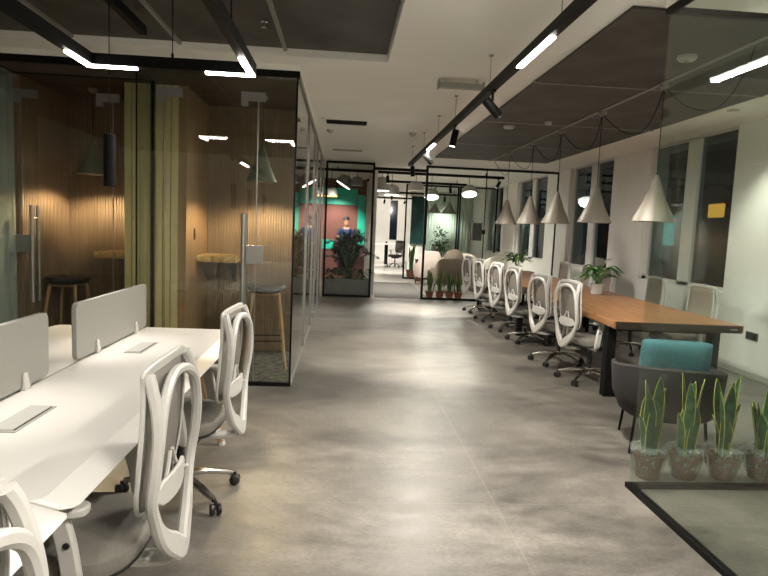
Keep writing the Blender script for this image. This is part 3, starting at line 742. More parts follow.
# ------------------------------------------------------------------ armchair and cushion
t = thing('armchair', 'charcoal tub armchair on thin black legs, its back to the corner glass', 'armchair', (2.38, 4.05, 0), math.radians(-18)); t.scale = (.92, .92, .97)
def shell(z0, z1, th):
    ins, outs = [], []
    R = []
    return R
sh = MB(); N_ = 40
def arc(a, rx, ry): return Vector((rx * math.copysign(abs(math.cos(a)) ** .75, math.cos(a)), ry * math.copysign(abs(math.sin(a)) ** .75, math.sin(a)), 0))
prof = [(.28, .25), (.335, .285), (.385, .40), (.40, .55), (.405, 'top'), (.375, 'topi'), (.35, .52), (.33, .38), (.26, .30)]
R = []
for i in range(N_ + 1):
    a = math.radians(-200 + 220 * i / N_); k = max(0, -math.sin(a)) ; top = .615 + .05 * k ** .7
    ring = []
    for r, z in prof:
        zz = top - .012 if z == 'top' else (top if z == 'topi' else z)
        if z == .55: zz = min(.55, top - .03)
        p = arc(a, r, r * .93); ring.append((p.x, p.y, zz))
    R.append(ring)
sh.rings(R).build('tub_shell', M['arm_grey'], t)
R = []
for (k, z) in ((.8, .27), (1, .30), (1.0, .40), (.9, .44), (.4, .452)): R.append([(x, y, z) for x, y in sq(32, .335 * k, .335 * k, 3, 0, .04)])
MB().rings(R).build('seat_cushion', M['arm_grey'], t)
for (x, y) in ((-.24, -.24), (.24, -.24), (-.24, .26), (.24, .26)):
    MB().cyl((x, y, .31), (x * 1.12, y * 1.12, 0), .013, .010, n=10).build('leg', M['black'], t)
cu = thing('cushion', 'teal rectangular cushion leaning in the charcoal armchair, showing above its back', 'cushion', (2.37, 3.96, .455), math.radians(-13))
R = []
for i in range(13):
    u = -1 + 2 * i / 12; s_ = (1 - abs(u) ** 5) ** .5
    R.append([(.23 * u, .055 * (.35 + .65 * s_) * math.sin(2 * PI * j / 24) * (1 if abs(math.cos(2 * PI * j / 24)) < .9 else .6), (.18 + .18 * (1 - .06 * (1 - s_)) * math.copysign(abs(math.cos(2 * PI * j / 24)) ** .45, math.cos(2 * PI * j / 24)))) for j in range(24)])
cm = MB().rings(R); cm.rot(math.radians(8), 'X'); cm.build('cushion_body', M['teal'], cu)
MB().tube([(.231, -.01, .05), (.233, -.02, .17), (.231, -.03, .29)], .004, 6).build('cushion_seam', M['teal'], cu)

# ------------------------------------------------------------------ corner glass
GX, GY = 1.79, 3.33
t = thing('glass_partition', 'clear glass corner partition with slim black floor and head rails, at the right', 'glass partition', (GX, GY, 0)); O = Vector((GX, GY, 0))
MB().box(GX - .006, -1.5, .03, GX + .006, GY, 2.77).build('glass_pane', M['glass_green'], t, org=O, smooth=False)
MB().box(GX + .0065, GY - .006, .03, XW - .01, GY + .006, 2.77).build('glass_pane', M['glass_green'], t, org=O, smooth=False)
MB().box(GX - .02, -1.5, 0, GX + .02, GY + .02, .03).box(GX + .021, GY - .02, 0, XW - .01, GY + .02, .03).build('floor_rail', M['black'], t, org=O, smooth=False)
MB().box(GX - .02, -1.5, 2.77, GX + .02, GY + .02, 2.80).box(GX + .021, GY - .02, 2.77, XW - .01, GY + .02, 2.80).build('head_rail', M['black'], t, org=O, smooth=False)
struct(MB().box(GX - .02, -1.5, 2.8, GX + .02, GY + .02, ZC).box(GX + .02, GY - .02, 2.8, XW, GY + .02, ZC).build('trim_20', M['ceiling'], smooth=False))

# ------------------------------------------------------------------ snake plants
def snake_plant(loc, lb, s=1.0, wrap=True, grp=None, nl=8, pot='terracotta_dull', hmin=.25, hmax=.5, wl=.026):
    t = thing('snake_plant', lb, 'potted plant', loc, random.uniform(0, 6), grp)
    MB().lathe([(.055 * s, 0), (.062 * s, .003), (.085 * s, .135 * s), (.09 * s, .135 * s), (.09 * s, .155 * s), (.08 * s, .155 * s), (.076 * s, .14 * s)], n=26).build('pot', M[pot], t)
    MB().cyl((0, 0, .138 * s), (0, 0, .143 * s), .076 * s, n=20).build('soil', M['soil'], t)
    lf = MB()
    for i in range(nl):
        a = 2 * PI * i / nl + random.uniform(-.4, .4); r0 = (.022 if i % 2 else .036) * s; h = random.uniform(hmin, hmax) * s; d = Vector((math.cos(a), math.sin(a), 0))
        ln = random.uniform(.015, .055) * s; tw = random.uniform(-.5, .5); sd = Vector((math.cos(a + PI / 2 + tw), math.sin(a + PI / 2 + tw), 0))
        b0 = d * r0 + Vector((0, 0, .13 * s))
        P = catmull([b0, b0 + d * ln * .2 + Vector((0, 0, h * .35)), b0 + d * ln * .7 + sd * .006 + Vector((0, 0, h * .72)), b0 + d * ln * 1.1 + Vector((0, 0, h))], 5)
        m_ = len(P); w_ = wl * s * random.uniform(.85, 1.15)
        W = [w_ * (.72 + .28 * math.sin(k / (m_ - 1) * PI)) if k < m_ * .6 else w_ * max(.03, (1 - ((k / (m_ - 1) - .6) / .4) ** 1.6)) for k in range(m_)]
        lf.blade(P, W, sd, .35, .12)
    lf.build('leaves', [M['leaf_snake'], M['leaf_margin']], t, solid=.003)
    if wrap:
        MB().lathe([(.064 * s, .003), (.088 * s, .07 * s), (.10 * s, .13 * s), (.108 * s, .16 * s), (.112 * s, .19 * s), (.085 * s, .205 * s), (.06 * s, .20 * s), (.05 * s, .19 * s)], n=40, jit=.055).build('plastic_wrap', M['wrap'], t, angle=75)
    return t
G = 'snake plants wrapped in clear plastic behind the corner glass'
for x, lb in ((1.985, 'leftmost of four, nearest the glass corner'), (2.225, 'second from the glass corner, with one thin tall leaf'), (2.48, 'third from the glass corner, with the broadest yellow-edged leaves'), (2.735, 'at the right edge of the photo')):
    snake_plant((x, 3.49, 0), 'plastic-wrapped snake plant, ' + lb, 1.04, True, G, nl=9, hmin=.25, hmax=.53, wl=.034)

# outlet and hanging cable on the window wall
t = thing('wall_outlet', 'dark square double power outlet low on the white window wall', 'power outlet', (XW, 6.27, .47))
MB().box(-.010, -.10, -.045, 0, .10, .045).build('face_plate', M['outlet'], t, smooth=False, bevel=.003)
for yv in (-.05, .05): MB().cbox((-.011, yv, 0), (.004, .05, .05)).build('socket', M['black_plastic'], t, smooth=False)

# ------------------------------------------------------------------ phone booths
BY, BXR = 5.44, -.447            # booth front, right glass corner
RYB, RXB, LXB = 5.88, -1.84, -3.1   # set-back front of the left booth
HB = 2.79                        # underside of head rail
BKY = 6.95
struct(MB().box(LXB - 1.5, BY - .03, 2.85, BXR + .02, BY + .03, ZC).box(BXR - .02, BY + .03, 2.85, BXR + .02, 12.7, ZC).build('trim_21', M['ceiling'], smooth=False))
struct(box(LXB, BY + .03, 0, BXR - .012, BKY, .008).build('trim_22', M['carpet'], smooth=False))
struct(box(LXB - 1.5, BY + .06, 2.80, BXR - .02, BKY + .1, ZC).build('trim_23', M['dark_ceiling'], smooth=False))
hr = MB().box(LXB - 1.5, BY - .025, HB, BXR + .02, BY + .025, 2.85)
hr.box(RXB - .02, BY + .025, HB, RXB + .02, RYB + .02, 2.80).box(LXB - .02, BY + .025, HB, LXB + .02, RYB + .02, 2.80).box(LXB, RYB - .02, HB, RXB, RYB + .02, 2.80)
struct(hr.build('trim_24', M['black'], smooth=False))
fr = MB().box(RXB, BY - .02, .0, BXR + .01, BY + .02, .035).box(RXB - .015, BY + .02, .0085, RXB + .015, RYB, .035).box(LXB, RYB - .02, .0085, RXB, RYB + .015, .035)
fr.box(LXB - 1.5, BY - .02, 0, LXB, BY + .02, .035)
struct(fr.build('trim_25', M['black'], smooth=False))
vp = MB().box(BXR - .008, BY - .012, .035, BXR + .008, BY + .012, HB).box(RXB - .016, RYB - .016, .035, RXB + .016, RYB + .016, HB).box(RXB - .005, BY - .008, .035, RXB + .005, BY + .008, HB)
struct(vp.build('trim_26', M['black'], smooth=False))
# fluted walls
def slats(mb, p0, p1, z0, z1, pitch, dep, nrm, gap=.35):
    p0, p1 = Vector((*p0, 0)), Vector((*p1, 0)); L_ = (p1 - p0).length; d = (p1 - p0) / L_; nv = Vector((*nrm, 0)); n_ = int(L_ / pitch)
    for i in range(n_):
        a = p0 + d * (i * pitch + pitch * gap / 2); b = a + d * pitch * (1 - gap)
        mb.rings([[a, b, b + nv * dep, a + nv * dep], [q + Vector((0, 0, z1)) for q in (a, b, b + nv * dep, a + nv * dep)]])
        for k in range(-8, -4): mb.v[k].z += z0
    return mb
wl = MB().box(LXB - .1, BKY + .016, 0, BXR - .03, BKY + .1, 2.80); slats(wl, (LXB + .02, BKY + .016), (BXR - .03, BKY + .016), .01, 2.795, .03, .016, (0, -1), .3)
struct(wl.build('wall_booth', M['slat_wood'], smooth=False))
wl = MB().box(LXB - .1, RYB + .05, .0, LXB - .0, BKY + .01, 2.80); slats(wl, (LXB, RYB + .06), (LXB, BKY), .01, 2.795, .03, .016, (1, 0), .3)
struct(wl.build('wall_booth_left', M['slat_wood'], smooth=False))
pw = MB().box(-2.12, 6.02, .009, -1.555, BKY - .001, 2.795)
struct(pw.build('wall_booth_middle', M['brown_panel'], smooth=False))
pb = MB(); slats(pb, (-2.15, 6.02), (-1.555, 6.02), .01, 2.795, .0745, .014, (0, -1), .14)
struct(pb.build('trim_27', M['slat_pale'], smooth=False))
z0, z1 = .036, HB - .001
t = thing('booth_glazing', 'fixed clear glass panels either side of the right phone booth door', 'glass partition', (-1.2, BY, 0)); O = Vector((-1.2, BY, 0))
MB().box(-1.83, BY - .005, z0, -1.60, BY + .005, z1).build('glass_panel', M['glass_dark'], t, org=O, smooth=False)
MB().box(-.78, BY - .005, z0, BXR - .009, BY + .005, z1).build('glass_panel', M['glass_dark'], t, org=O, smooth=False)
t = thing('booth_glazing', 'glass return and fixed panel right of the left phone booth door, before the pale boards', 'glass partition', (-1.95, RYB, 0)); O = Vector((-1.95, RYB, 0))
MB().box(RXB - .005, BY + .026, z0, RXB + .005, RYB - .018, z1).build('glass_panel', M['glass_dark'], t, org=O, smooth=False)
MB().box(-2.20, RYB - .005, z0, RXB - .017, RYB + .005, z1).build('glass_panel', M['glass_dark'], t, org=O, smooth=False)
t = thing('booth_glazing', 'greenish frosted glass at the far left edge beyond the left booth door', 'glass partition', (LXB - .7, BY, 0)); O = Vector((LXB - .7, BY, 0))
MB().box(LXB - .005, BY + .026, z0, LXB + .005, RYB - .02, z1).build('glass_panel', M['glass_frost'], t, org=O, smooth=False)
MB().box(LXB - 1.45, BY - .005, z0, LXB - .006, BY + .005, z1).build('glass_panel', M['glass_frost'], t, org=O, smooth=False)
struct(box(LXB - 1.5, BY + .6, 0, LXB - .11, BY + .7, 2.8).build('wall_booth_side', M['white_wall'], smooth=False))
def booth_door(n, x0, x1, y, hinge, hx, gl='glass_dark'):
    """hinge: 'l' or 'r'; hx: handle x"""
    d = struct(MB().box(x0 + .004, y - .006, .045, x1 - .004, y + .006, 2.60).build('door_%d' % n, M[gl], smooth=False, org=((x0 + x1) / 2, y, .04)))
    O = Vector(((x0 + x1) / 2, y, .04))
    MB().box(x0, y - .004, 2.606, x1, y + .004, HB - .001).build('transom_pane', M[gl], d, org=O, smooth=False)
    for xe in (x0, x1): MB().box(xe - .0035, y - .010, .045, xe + .0035, y + .010, 2.6).build('edge_strip', M['steel'], d, org=O, smooth=False)
    for (a, s_) in ((x0, 1), (x1, -1)):
        MB().box(a - .06 * 1, y - .014, 2.52, a + s_ * .17 if s_ > 0 else a + .06, y + .014, 2.60) if False else None
        xx0, xx1 = (a - .06, a + .15) if s_ > 0 else (a - .15, a + .06)
        MB().box(xx0, y - .016, 2.575, xx1, y + .016, 2.65).box(xx0, y - .0158, 2.53, xx0 + .06, y + .0158, 2.6).build('patch_fitting', M['steel'], d, org=O, smooth=False)
    MB().box((x1 if hinge == 'l' else x0) - .09, y - .02, 1.13, (x1 if hinge == 'l' else x0) + .07, y + .02, 1.30).build('lock_plate', M['steel'], d, org=O, smooth=False, bevel=.004)
    for s_ in (-1, 1):
        h = MB().tube([(hx, y + s_ * .06, .66), (hx, y + s_ * .06, 1.58)], .02, 14)
        for zz in (.82, 1.46): h.cyl((hx, y + s_ * .006, zz), (hx, y + s_ * .06, zz), .009, n=10)
        h.build('door_handle', M['steel'], d, org=O)
booth_door(1, -3.04, -2.205, RYB, 'r', -2.93)
booth_door(2, -1.595, -.785, BY, 'l', -.89)
# light switch on the pillar, shelves, stools, booth lamps
t = thing('light_switch', 'small dark switch plate on the wood panel inside the right booth', 'switch', (-1.555, 6.35, 1.36))
MB().box(0, -.03, -.06, .008, .03, .06).build('switch_plate', M['outlet'], t, smooth=False, bevel=.002)
MB().box(.008, -.018, -.04, .012, .018, .0).build('rocker', M['black_plastic'], t, smooth=False)
def shelf(x0, x1, y0, y1, lb):
    t = thing('wall_shelf', lb, 'shelf', ((x0 + x1) / 2, y1, 1.06), 0, 'live-edge shelves in the booths')
    O = Vector(((x0 + x1) / 2, y1, 1.06)); poly = []
    n_ = 14
    for i in range(n_ + 1):
        u = i / n_; poly.append((x0 + (x1 - x0) * u, y0 + .018 * math.sin(u * 9 + x0) + .01 * math.sin(u * 23)))
    poly += [(x1, y1), (x0, y1)]
    MB().rings([[(x, y + (.02 if y < y1 - .01 else 0), 1.06) for x, y in poly], [(x, y, 1.09) for x, y in poly], [(x, y, 1.125) for x, y in poly], [(x, y + (.008 if y < y1 - .01 else 0), 1.132) for x, y in poly]]).build('shelf_board', M['live_edge'], t, org=O)
    xm = x0 + .3 if x0 > -2 else x1 - .12
    MB().rings([[(xm, y1, 1.06), (xm, y0 + .1, 1.06), (xm, y1, .82)], [(xm + .03, y1, 1.06), (xm + .03, y0 + .1, 1.06), (xm + .03, y1, .82)]]).build('shelf_bracket', M['black'], t, org=O, smooth=False)
shelf(-1.55, -1.15, 6.45, BKY - .002, 'thick live-edge wooden shelf inside the right phone booth')
shelf(-2.62, -2.125, 6.45, BKY - .002, 'thick live-edge wooden shelf inside the left phone booth')
def stool(x, y, rz, lb):
    t = thing('bar_stool', lb, 'bar stool', (x, y, .008), rz, 'bar stools in the phone booths'); t.scale = (1, 1, 1.11)
    R = []
    for (k, z) in ((.55, .70), (.85, .705), (1.0, .73), (1.0, .75), (.93, .765), (.8, .755), (.4, .735), (.05, .73)):
        R.append([(a_, b_, z + (.028 * max(0, abs(a_) / .2 - .35))) for a_, b_ in sq(32, .205 * k, .19 * k, 2.6)])
    MB().rings(R).build('seat', M['stool_seat'], t)
    tops = []
    for (sx, sy) in ((-1, -1), (1, -1), (1, 1), (-1, 1)):
        a = Vector((sx * .13, sy * .11, .705)); b = Vector((sx * .215, sy * .20, 0)); tops.append((a, b))
        MB().tube([a, a.lerp(b, .5), b], [.017, .016, .011], 12).build('leg', M['oak'], t)
    MB().sweep([(-.13, -.11, .695), (.13, -.11, .695)], .03, .022, (0, 0, 1)).sweep([(-.13, .11, .695), (.13, .11, .695)], .03, .022, (0, 0, 1)).build('seat_rail', M['oak'], t)
    P = [a.lerp(b, .62) for a, b in tops]
    MB().tube(P, .006, 8, True).build('footrest', M['black'], t)
stool(-.78, 6.18, .15, 'black-seated wooden bar stool in the right phone booth')
stool(-2.84, 6.35, -.1, 'black-seated wooden bar stool in the left phone booth')
WB = (1, .74, .46)
for (x, y, lb) in ((-.86, 6.3, 'dark green cone pendant inside the right phone booth'), (-2.6, 6.4, 'dark green cone pendant inside the left phone booth')):
    cone_pendant(x, y, 1.93, .16, .36, lb, 2.80, 'green_shade', grp='cone pendants inside the phone booths', e=420, warm=WB)

# glass side wall beyond the booths
t = thing('glass_wall', 'long glass side wall with silver posts along the left of the aisle', 'glass partition', (BXR, 9, 0)); O = Vector((BXR, 9, 0))
ys = [BY + .014, 7.2, 8.7, 9.6, 11.1, 12.66]
for i in range(5):
    MB().box(BXR - .005, ys[i] + .02, .036, BXR + .005, ys[i + 1] - .02, 2.795).build('glass_pane', M['glass'], t, org=O, smooth=False)
for y in ys[1:]:
    MB().box(BXR - .02, y - .018, .0, BXR + .02, y + .018, 2.82).build('post', M['steel'], t, org=O, smooth=False)
MB().box(BXR - .02, BY + .03, 2.80, BXR + .02, 12.66, 2.85).build('head_rail', M['steel'], t, org=O, smooth=False)
MB().box(BXR - .015, BY + .03, .0, BXR + .015, 8.68, .03).box(BXR - .015, 9.62, .0, BXR + .015, 12.64, .03).build('floor_rail', M['grey_bar'], t, org=O, smooth=False)
MB().box(BXR - .03, 8.74, .04, BXR + .03, 8.92, .12).box(BXR - .03, 9.38, .04, BXR + .03, 9.56, .12).build('patch_fitting', M['steel'], t, org=O, smooth=False)
MB().tube([(BXR + .06, 8.85, .7), (BXR + .06, 8.85, 1.7)], .014, 12).cyl((BXR + .006, 8.85, .85), (BXR + .06, 8.85, .85), .008, n=8).cyl((BXR + .006, 8.85, 1.55), (BXR + .06, 8.85, 1.55), .008, n=8).build('door_handle', M['steel'], t, org=O)
struct(box(-3.6, BKY + .1, 0, -3.5, 12.7, ZC).build('wall_meeting_room', M['white_wall'], smooth=False))

# ------------------------------------------------------------------ far black frames
FY = 12.75
def frame(name, x0, x1, y, z0, z1, lb, w_=.045, gl='screen_glass', grp='black framed glass screens', bottom=True):
    t = thing(name, lb, 'glass screen', ((x0 + x1) / 2, y, 0), 0, grp); O = Vector(((x0 + x1) / 2, y, 0)); d = .03
    f = MB().box(x0, y - d, z0, x0 + w_, y + d, z1).box(x1 - w_, y - d, z0, x1, y + d, z1).box(x0 + w_, y - d, z1 - w_, x1 - w_, y + d, z1)
    f.box(x0 + w_, y - d, z0, x1 - w_, y + d, z0 + w_); f.build('frame', M['black'], t, org=O, smooth=False)
    MB().box(x0 + w_, y - .005, z0 + w_, x1 - w_, y + .005, z1 - w_).build('glass_pane', M[gl], t, org=O, smooth=False)
    return t
frame('glass_screen', -.40, .64, FY, 0, 2.885, 'black framed glass screen in front of the large palm planter')
frame('glass_screen', 1.74, 4.68, FY, 0, 2.885, 'wide black framed glass screen behind the far end of the wooden table')
frame('glass_screen', 1.87, 3.5, 18.0, 0, 3.0 - .12, 'black framed glass screen farther back behind the wide one')
frame('glass_screen', 3.52, 4.7, 18.0, 0, 2.88, 'narrow black framed glass screen far back beside the window wall')
struct(box(.64, FY - .025, 2.74, 1.74, FY + .025, 2.80).build('trim_30', M['black'], smooth=False))
struct(box(-3.5, 13.3, 2.70, 3.6, 13.36, 2.76).build('trim_31', M['black'], smooth=False)) if False else None
T3 = 'black ceiling track across the far lounge, '
for i, (y, x0, x1, z, lb) in enumerate(((13.9, -.6, 3.75, 2.78, 'the nearest one'), (16.2, .6, 3.35, 2.76, 'the second one'), (20.0, 1.2, 4.0, 2.70, 'the third one'), (23.5, 1.0, 4.2, 2.70, 'the farthest one'))):
    t = thing('ceiling_track', T3 + lb, 'ceiling track', ((x0 + x1) / 2, y, z), 0, 'ceiling tracks of the far lounge')
    MB().box(-(x1 - x0) / 2, -.03, 0, (x1 - x0) / 2, .03, .06).build('track_bar', M['black'], t, smooth=False)
    for s_ in (-.4, .4): MB().cyl((s_ * (x1 - x0), 0, .06), (s_ * (x1 - x0), 0, ZC - z), .012, n=8).build('hanger', M['black'], t)

# planter with palm
t = thing('planter_box', 'long grey metal planter box holding a tall palm and low leafy plants', 'planter', (.13, 13.02, 0)); O = Vector((.13, 13.02, 0))
x0, x1, y0, y1 = -.36, .62, 12.82, 13.24
MB().box(x0, y0, 0, x1, y0 + .03, .37).box(x0, y1 - .03, 0, x1, y1, .37).box(x0, y0 + .03, 0, x0 + .03, y1 - .03, .37).box(x1 - .03, y0 + .03, 0, x1, y1 - .03, .37).build('planter_shell', M['planter'], t, org=O, smooth=False)
MB().box(x0 + .03, y0 + .03, .02, x1 - .03, y1 - .03, .32).build('soil', M['soil'], t, org=O, smooth=False)
pm = thing('palm', 'tall dark green feathery palm growing in the grey planter', 'plant', (.14, 13.03, .32))
st = MB(); lf = MB()
for i in range(34):
    a = random.uniform(0, 2 * PI); sp = random.uniform(.1, .60); h = random.uniform(.5, 1.12) * (1.15 - sp * .5); d = Vector((math.cos(a), math.sin(a) * .45, 0)).normalized(); d.y *= .45
    b0 = Vector((random.uniform(-.05, .05), random.uniform(-.04, .04), 0))
    P = catmull([b0, b0 + d * sp * .2 + Vector((0, 0, h * .5)), b0 + d * sp * .6 + Vector((0, 0, h * .92)), b0 + d * sp * 1.05 + Vector((0, 0, h * random.uniform(.85, 1.0)))], 7)
    st.tube(P, [.009 * (1 - .8 * k / len(P)) for k in range(len(P))], 5)
    for k in range(6, len(P)):
        p = P[k]; tg = (P[k] - P[k - 1]).normalized(); sd = tg.cross(Vector((0, 0, 1)));
        if sd.length < .01: continue
        sd.normalize(); f_ = k / len(P); ll = .26 * math.sin((f_ - .2) / .8 * PI * .85 + .25)
        for s_ in (-1, 1):
            for q in (0, .33, .66):
                pp = p - tg * q * .03
                e = pp + (sd * s_ * .75 + tg * .6 + Vector((0, 0, -.18 + random.uniform(-.15, .2)))) * ll
                lf.blade([pp, pp.lerp(e, .5) + Vector((0, 0, .015)), e], [.005, .0105, .001], tg, .1)
for q in lf.v + st.v: q.y = max(-.22, min(.30, q.y))
st.build('stems', M['leaf_dark'], pm); lf.build('fronds', M['leaf_dark'], pm)
for (cx, lb) in ((-.2, 'low leafy plant at the left end of the planter'), (.17, 'low leafy plant around the palm in the planter'), (.46, 'low leafy plant spilling over the right end of the planter')):
    u = thing('foliage_plant', lb, 'plant', (cx, 13.0, .32), 0, 'low plants in the planter'); a_ = MB(); b_ = MB()
    for i in range(60):
        a = random.uniform(0, 2 * PI); L0 = random.uniform(.08, .24); up = random.uniform(.03, .30); d = Vector((math.cos(a), math.sin(a) * .6, 0))
        P = [d * .01, d * L0 * .5 + Vector((0, 0, up)), d * L0 + Vector((0, 0, up * .95))]; P2 = P[1:] + [d * (L0 + .08) + Vector((0, 0, up * .6))]
        (a_ if i % 4 else b_).blade(P2, [.004, .032, .002], d.cross(Vector((0, 0, 1))), .2)
        a_.blade(P[:2], [.002, .002], d.cross(Vector((0, 0, 1))), .1)
    a_.build('leaves', M['leaf_dark'], u); b_.build('light_leaves', M['leaf'], u)

# small snake plants in terracotta by the far screen
G = 'terracotta snake plants at the foot of the far screen'
for i, x in enumerate((1.97, 2.20, 2.42, 2.62)):
    snake_plant((x, 12.98, 0), 'small snake plant in terracotta pot behind far screen, ' + ('leftmost of the four', 'second from left', 'third from left', 'rightmost of the four')[i], 1.05, False, G, 12, 'terracotta', .30, .50, .022)
snake_plant((2.15, 18.25, 0), 'tall snake plant in a dark pot standing alone behind the farther black screen', 1.7, False, None, 8, 'terracotta_dull', .36, .5, .025)

# ------------------------------------------------------------------ far lounge
struct(box(.75, 16.6, 0, XW - .02, 27.9, .004).build('floor_lounge', M['white_tile'], smooth=False))
struct(box(.75, 12.8, 0, 1.95, 16.55, .006).build('trim_40', M['grey_carpet'], smooth=False))
struct(MB().box(-3.4, 17.5, 0, .66, 17.6, ZC).build('wall_lounge', M['pink'], smooth=False))
struct(MB().box(.66, 13.4, 0, .74, 17.6, ZC).build('wall_lounge_side', M['white_wall'], smooth=False))
for (x0, x1, z0, z1, lb) in ((.42, .64, .95, 2.45, 'upright panel coloured teal for its glow on the pink lounge wall, right of palm'), (-1.6, .40, 2.15, 2.62, 'wide teal panel across the top of the pink lounge wall'), (-2.6, -1.7, .5, 2.6, 'tall teal panel on the pink lounge wall, left end'), (-.62, -.25, .85, 1.12, 'small teal panel left of the palm on the pink wall')):
    q = box(x0, 17.46, z0, x1, 17.499, z1).build('wall_panel', M['teal_glow'], smooth=False, org=((x0 + x1) / 2, 17.46, z0)); tag(q, lb, 'wall panel', 'teal panels in the lounge')
def tub(x, y, rz, lb, mat, w_=.8, d_=.75, back=.8, seat=.42, legs=True, rnd=2.6, name='lounge_chair', cat='armchair'):
    t = thing(name, lb, cat, (x, y, 0), rz, None)
    R = []; n_ = 36
    for i in range(n_ + 1):
        a = math.radians(-205 + 230 * i / n_); k = max(0, -math.sin(a)) ** .8; top = .58 + (back - .58) * k
        def pt(r, z):
            ca, sa = math.cos(a), math.sin(a); return (r * w_ / 2 * math.copysign(abs(ca) ** (2 / rnd), ca), r * d_ / 2 * math.copysign(abs(sa) ** (2 / rnd), sa), z)
        R.append([pt(.86, .2), pt(.97, .28), pt(1, top - .05), pt(.96, top), pt(.88, top - .01), pt(.82, seat), pt(.78, .24)])
    MB().rings(R).build('shell', mat, t)
    R = []
    for (k, z) in ((.9, .22), (1, .26), (1, seat), (.88, seat + .035), (.3, seat + .045)): R.append([(a_, b_, z) for a_, b_ in sq(28, w_ * .40 * k, d_ * .42 * k, 3, 0, .05)])
    MB().rings(R).build('seat_cushion', mat, t)
    for (sx, sy) in ((-1, -1), (1, -1), (1, 1), (-1, 1)):
        MB().cyl((sx * w_ * .3, sy * d_ * .3, .24), (sx * w_ * .36, sy * d_ * .36, 0), .018, .012, n=8).build('leg', M['walnut'], t)
    return t
tub(2.66, 14.6, .1, 'low taupe armchair behind the terracotta snake plants', M['brown_sofa'], .80, .75, .84, rnd=6)
tub(3.02, 15.9, -.1, 'taupe armchair with a high rounded back, behind the low taupe one', M['brown_sofa'], .62, .7, 1.04, rnd=2)
tub(2.38, 16.4, .2, 'pale pink upholstered chair left of the taupe armchairs', M['pale_sofa'], .66, .68, .95, rnd=5)
tub(3.95, 15.4, .3, 'cream tub chair close to the window wall beyond the far screen', M['cream_sofa'], .75, .7, .92)
tub(3.65, 16.9, -.5, 'cream tub chair farther back, behind the taupe armchairs', M['cream_sofa'], .75, .7, .9)
t = thing('side_table', 'round pale table between the lounge chairs', 'table', (2.95, 17.5, 0))
MB().lathe([(.38, .0), (.40, .01), (.40, .03), (.38, .035)], (0, 0, .68), 28).build('table_top', M['white_matte'], t)
MB().lathe([(.22, 0), (.22, .015), (.03, .03), (.03, .68)], n=20).build('pedestal', M['white_plastic'], t)
t = thing('side_cabinet', 'narrow walnut stand beside the tall snake plant', 'cabinet', (2.26, 17.3, 0))
MB().box(-.08, -.15, 0, .08, .15, .62).build('body', M['walnut'], t, smooth=False, bevel=.005)
MB().box(-.09, -.16, .62, .09, .16, .645).build('top', M['walnut'], t, smooth=False)
for (x, lb) in ((2.95, 'left far beige cone pendant in front of the pale curtain'), (3.58, 'right far beige cone pendant in front of the pale curtain')):
    cone_pendant(x, 19.2 if x < 3.2 else 20.1, 2.08 if x < 3.2 else 2.1, .28 if x > 3.2 else .22, .40 if x > 3.2 else .32, lb, ZC, 'shade', grp='far cone pendants', e=24)
cu_ = MB(); P = []
for i in range(60): P.append((2.98 + 1.5 * i / 59, 21 + .03 * math.sin(i * 1.6)))
cu_.rings([[(x, y, .05) for x, y in P] + [(x, y + .01, .05) for x, y in P[::-1]], [(x, y, 2.72) for x, y in P] + [(x, y + .01, 2.72) for x, y in P[::-1]]])
tag(cu_.build('curtain', M['curtain'], org=(3.7, 21, .05), angle=80), 'pale sheer curtain hanging at the back of the lounge', 'curtain')
t = thing('ficus_plant', 'bushy green plant in front of the pale far curtain', 'potted plant', (3.35, 20.2, 0))
MB().lathe([(.13, 0), (.17, .35), (.15, .35), (.14, .3)], n=20).build('pot', M['white_plastic'], t)
MB().tube(catmull([(0, 0, .3), (.02, 0, .8), (-.02, .02, 1.2)], 4), .018, 8).build('trunk', M['walnut'], t)
a_ = MB()
for i in range(160):
    d = Vector((random.gauss(0, 1), random.gauss(0, 1), random.gauss(0, 1.3))).normalized() * random.uniform(.08, .3); c0 = Vector((0, 0, 1.2)) + Vector((d.x, d.y, d.z * 1.6)); e = c0 + d.normalized() * .11 + Vector((0, 0, -.03))
    a_.blade([c0, c0.lerp(e, .5), e], [.004, .03, .002], (d.y, -d.x, .2), .15)
a_.build('leaves', M['leaf'], t)
# far dark windows in the far wall, bar desk and chair
struct(MB().box(2.2, YF - .03, 1.0, 2.55, YF - .001, ZC - .05).build('window_5', M['navy_glass'], smooth=False))
struct(MB().box(2.42, 21.2, 1.0, 3.0, 21.26, ZC - .2).build('window_6', M['dark_teal_glass'], smooth=False))
struct(MB().box(2.95, 21.27, 0, XW, 21.35, ZC).box(2.38, 21.27, 0, 2.95, 21.35, 1.0).box(2.38, 21.27, 2.7, 2.95, 21.35, ZC).build('wall_lounge_far', M['white_wall'], smooth=False))
t = thing('standing_desk', 'white high desk with a black leg at the far end of the aisle', 'desk', (1.95, 25, 0))
MB().box(-.75, -.35, .84, .75, .35, .88).build('desk_top', M['white_matte'], t, smooth=False)
MB().box(-.16, -.06, 0, -.02, .06, .84).build('leg', M['black'], t, smooth=False); MB().box(.62, -.06, 0, .70, .06, .84).build('leg', M['black'], t, smooth=False)
cp = MB().lathe([(.03, 0), (.04, .004), (.045, .1), (.04, .1), (.035, .01)], n=14).build('mug', M['walnut'], org=(0, 0, 0)); cp.location = (1.86, 25, .88); tag(cp, 'small dark mug on the white high desk', 'mug')
fc = dup(chair); fc['group'] = 'chairs in the far lounge'; place(fc, (2.12, 23.6, 0), 2.4, 'white office chair beside the high desk at the far end of the aisle')
fc = dup(chair); place(fc, (2.75, 19.6, 0), 1.2, 'white office chair in the lounge behind the farther black screen')
t = thing('wall_speaker', 'grey box speaker on the wall side beyond the far screen', 'speaker', (3.05, 13.4, 1.52))
MB().box(-.11, -.09, -.20, .11, .09, .20).build('speaker_box', M['outlet'], t, smooth=False, bevel=.01)
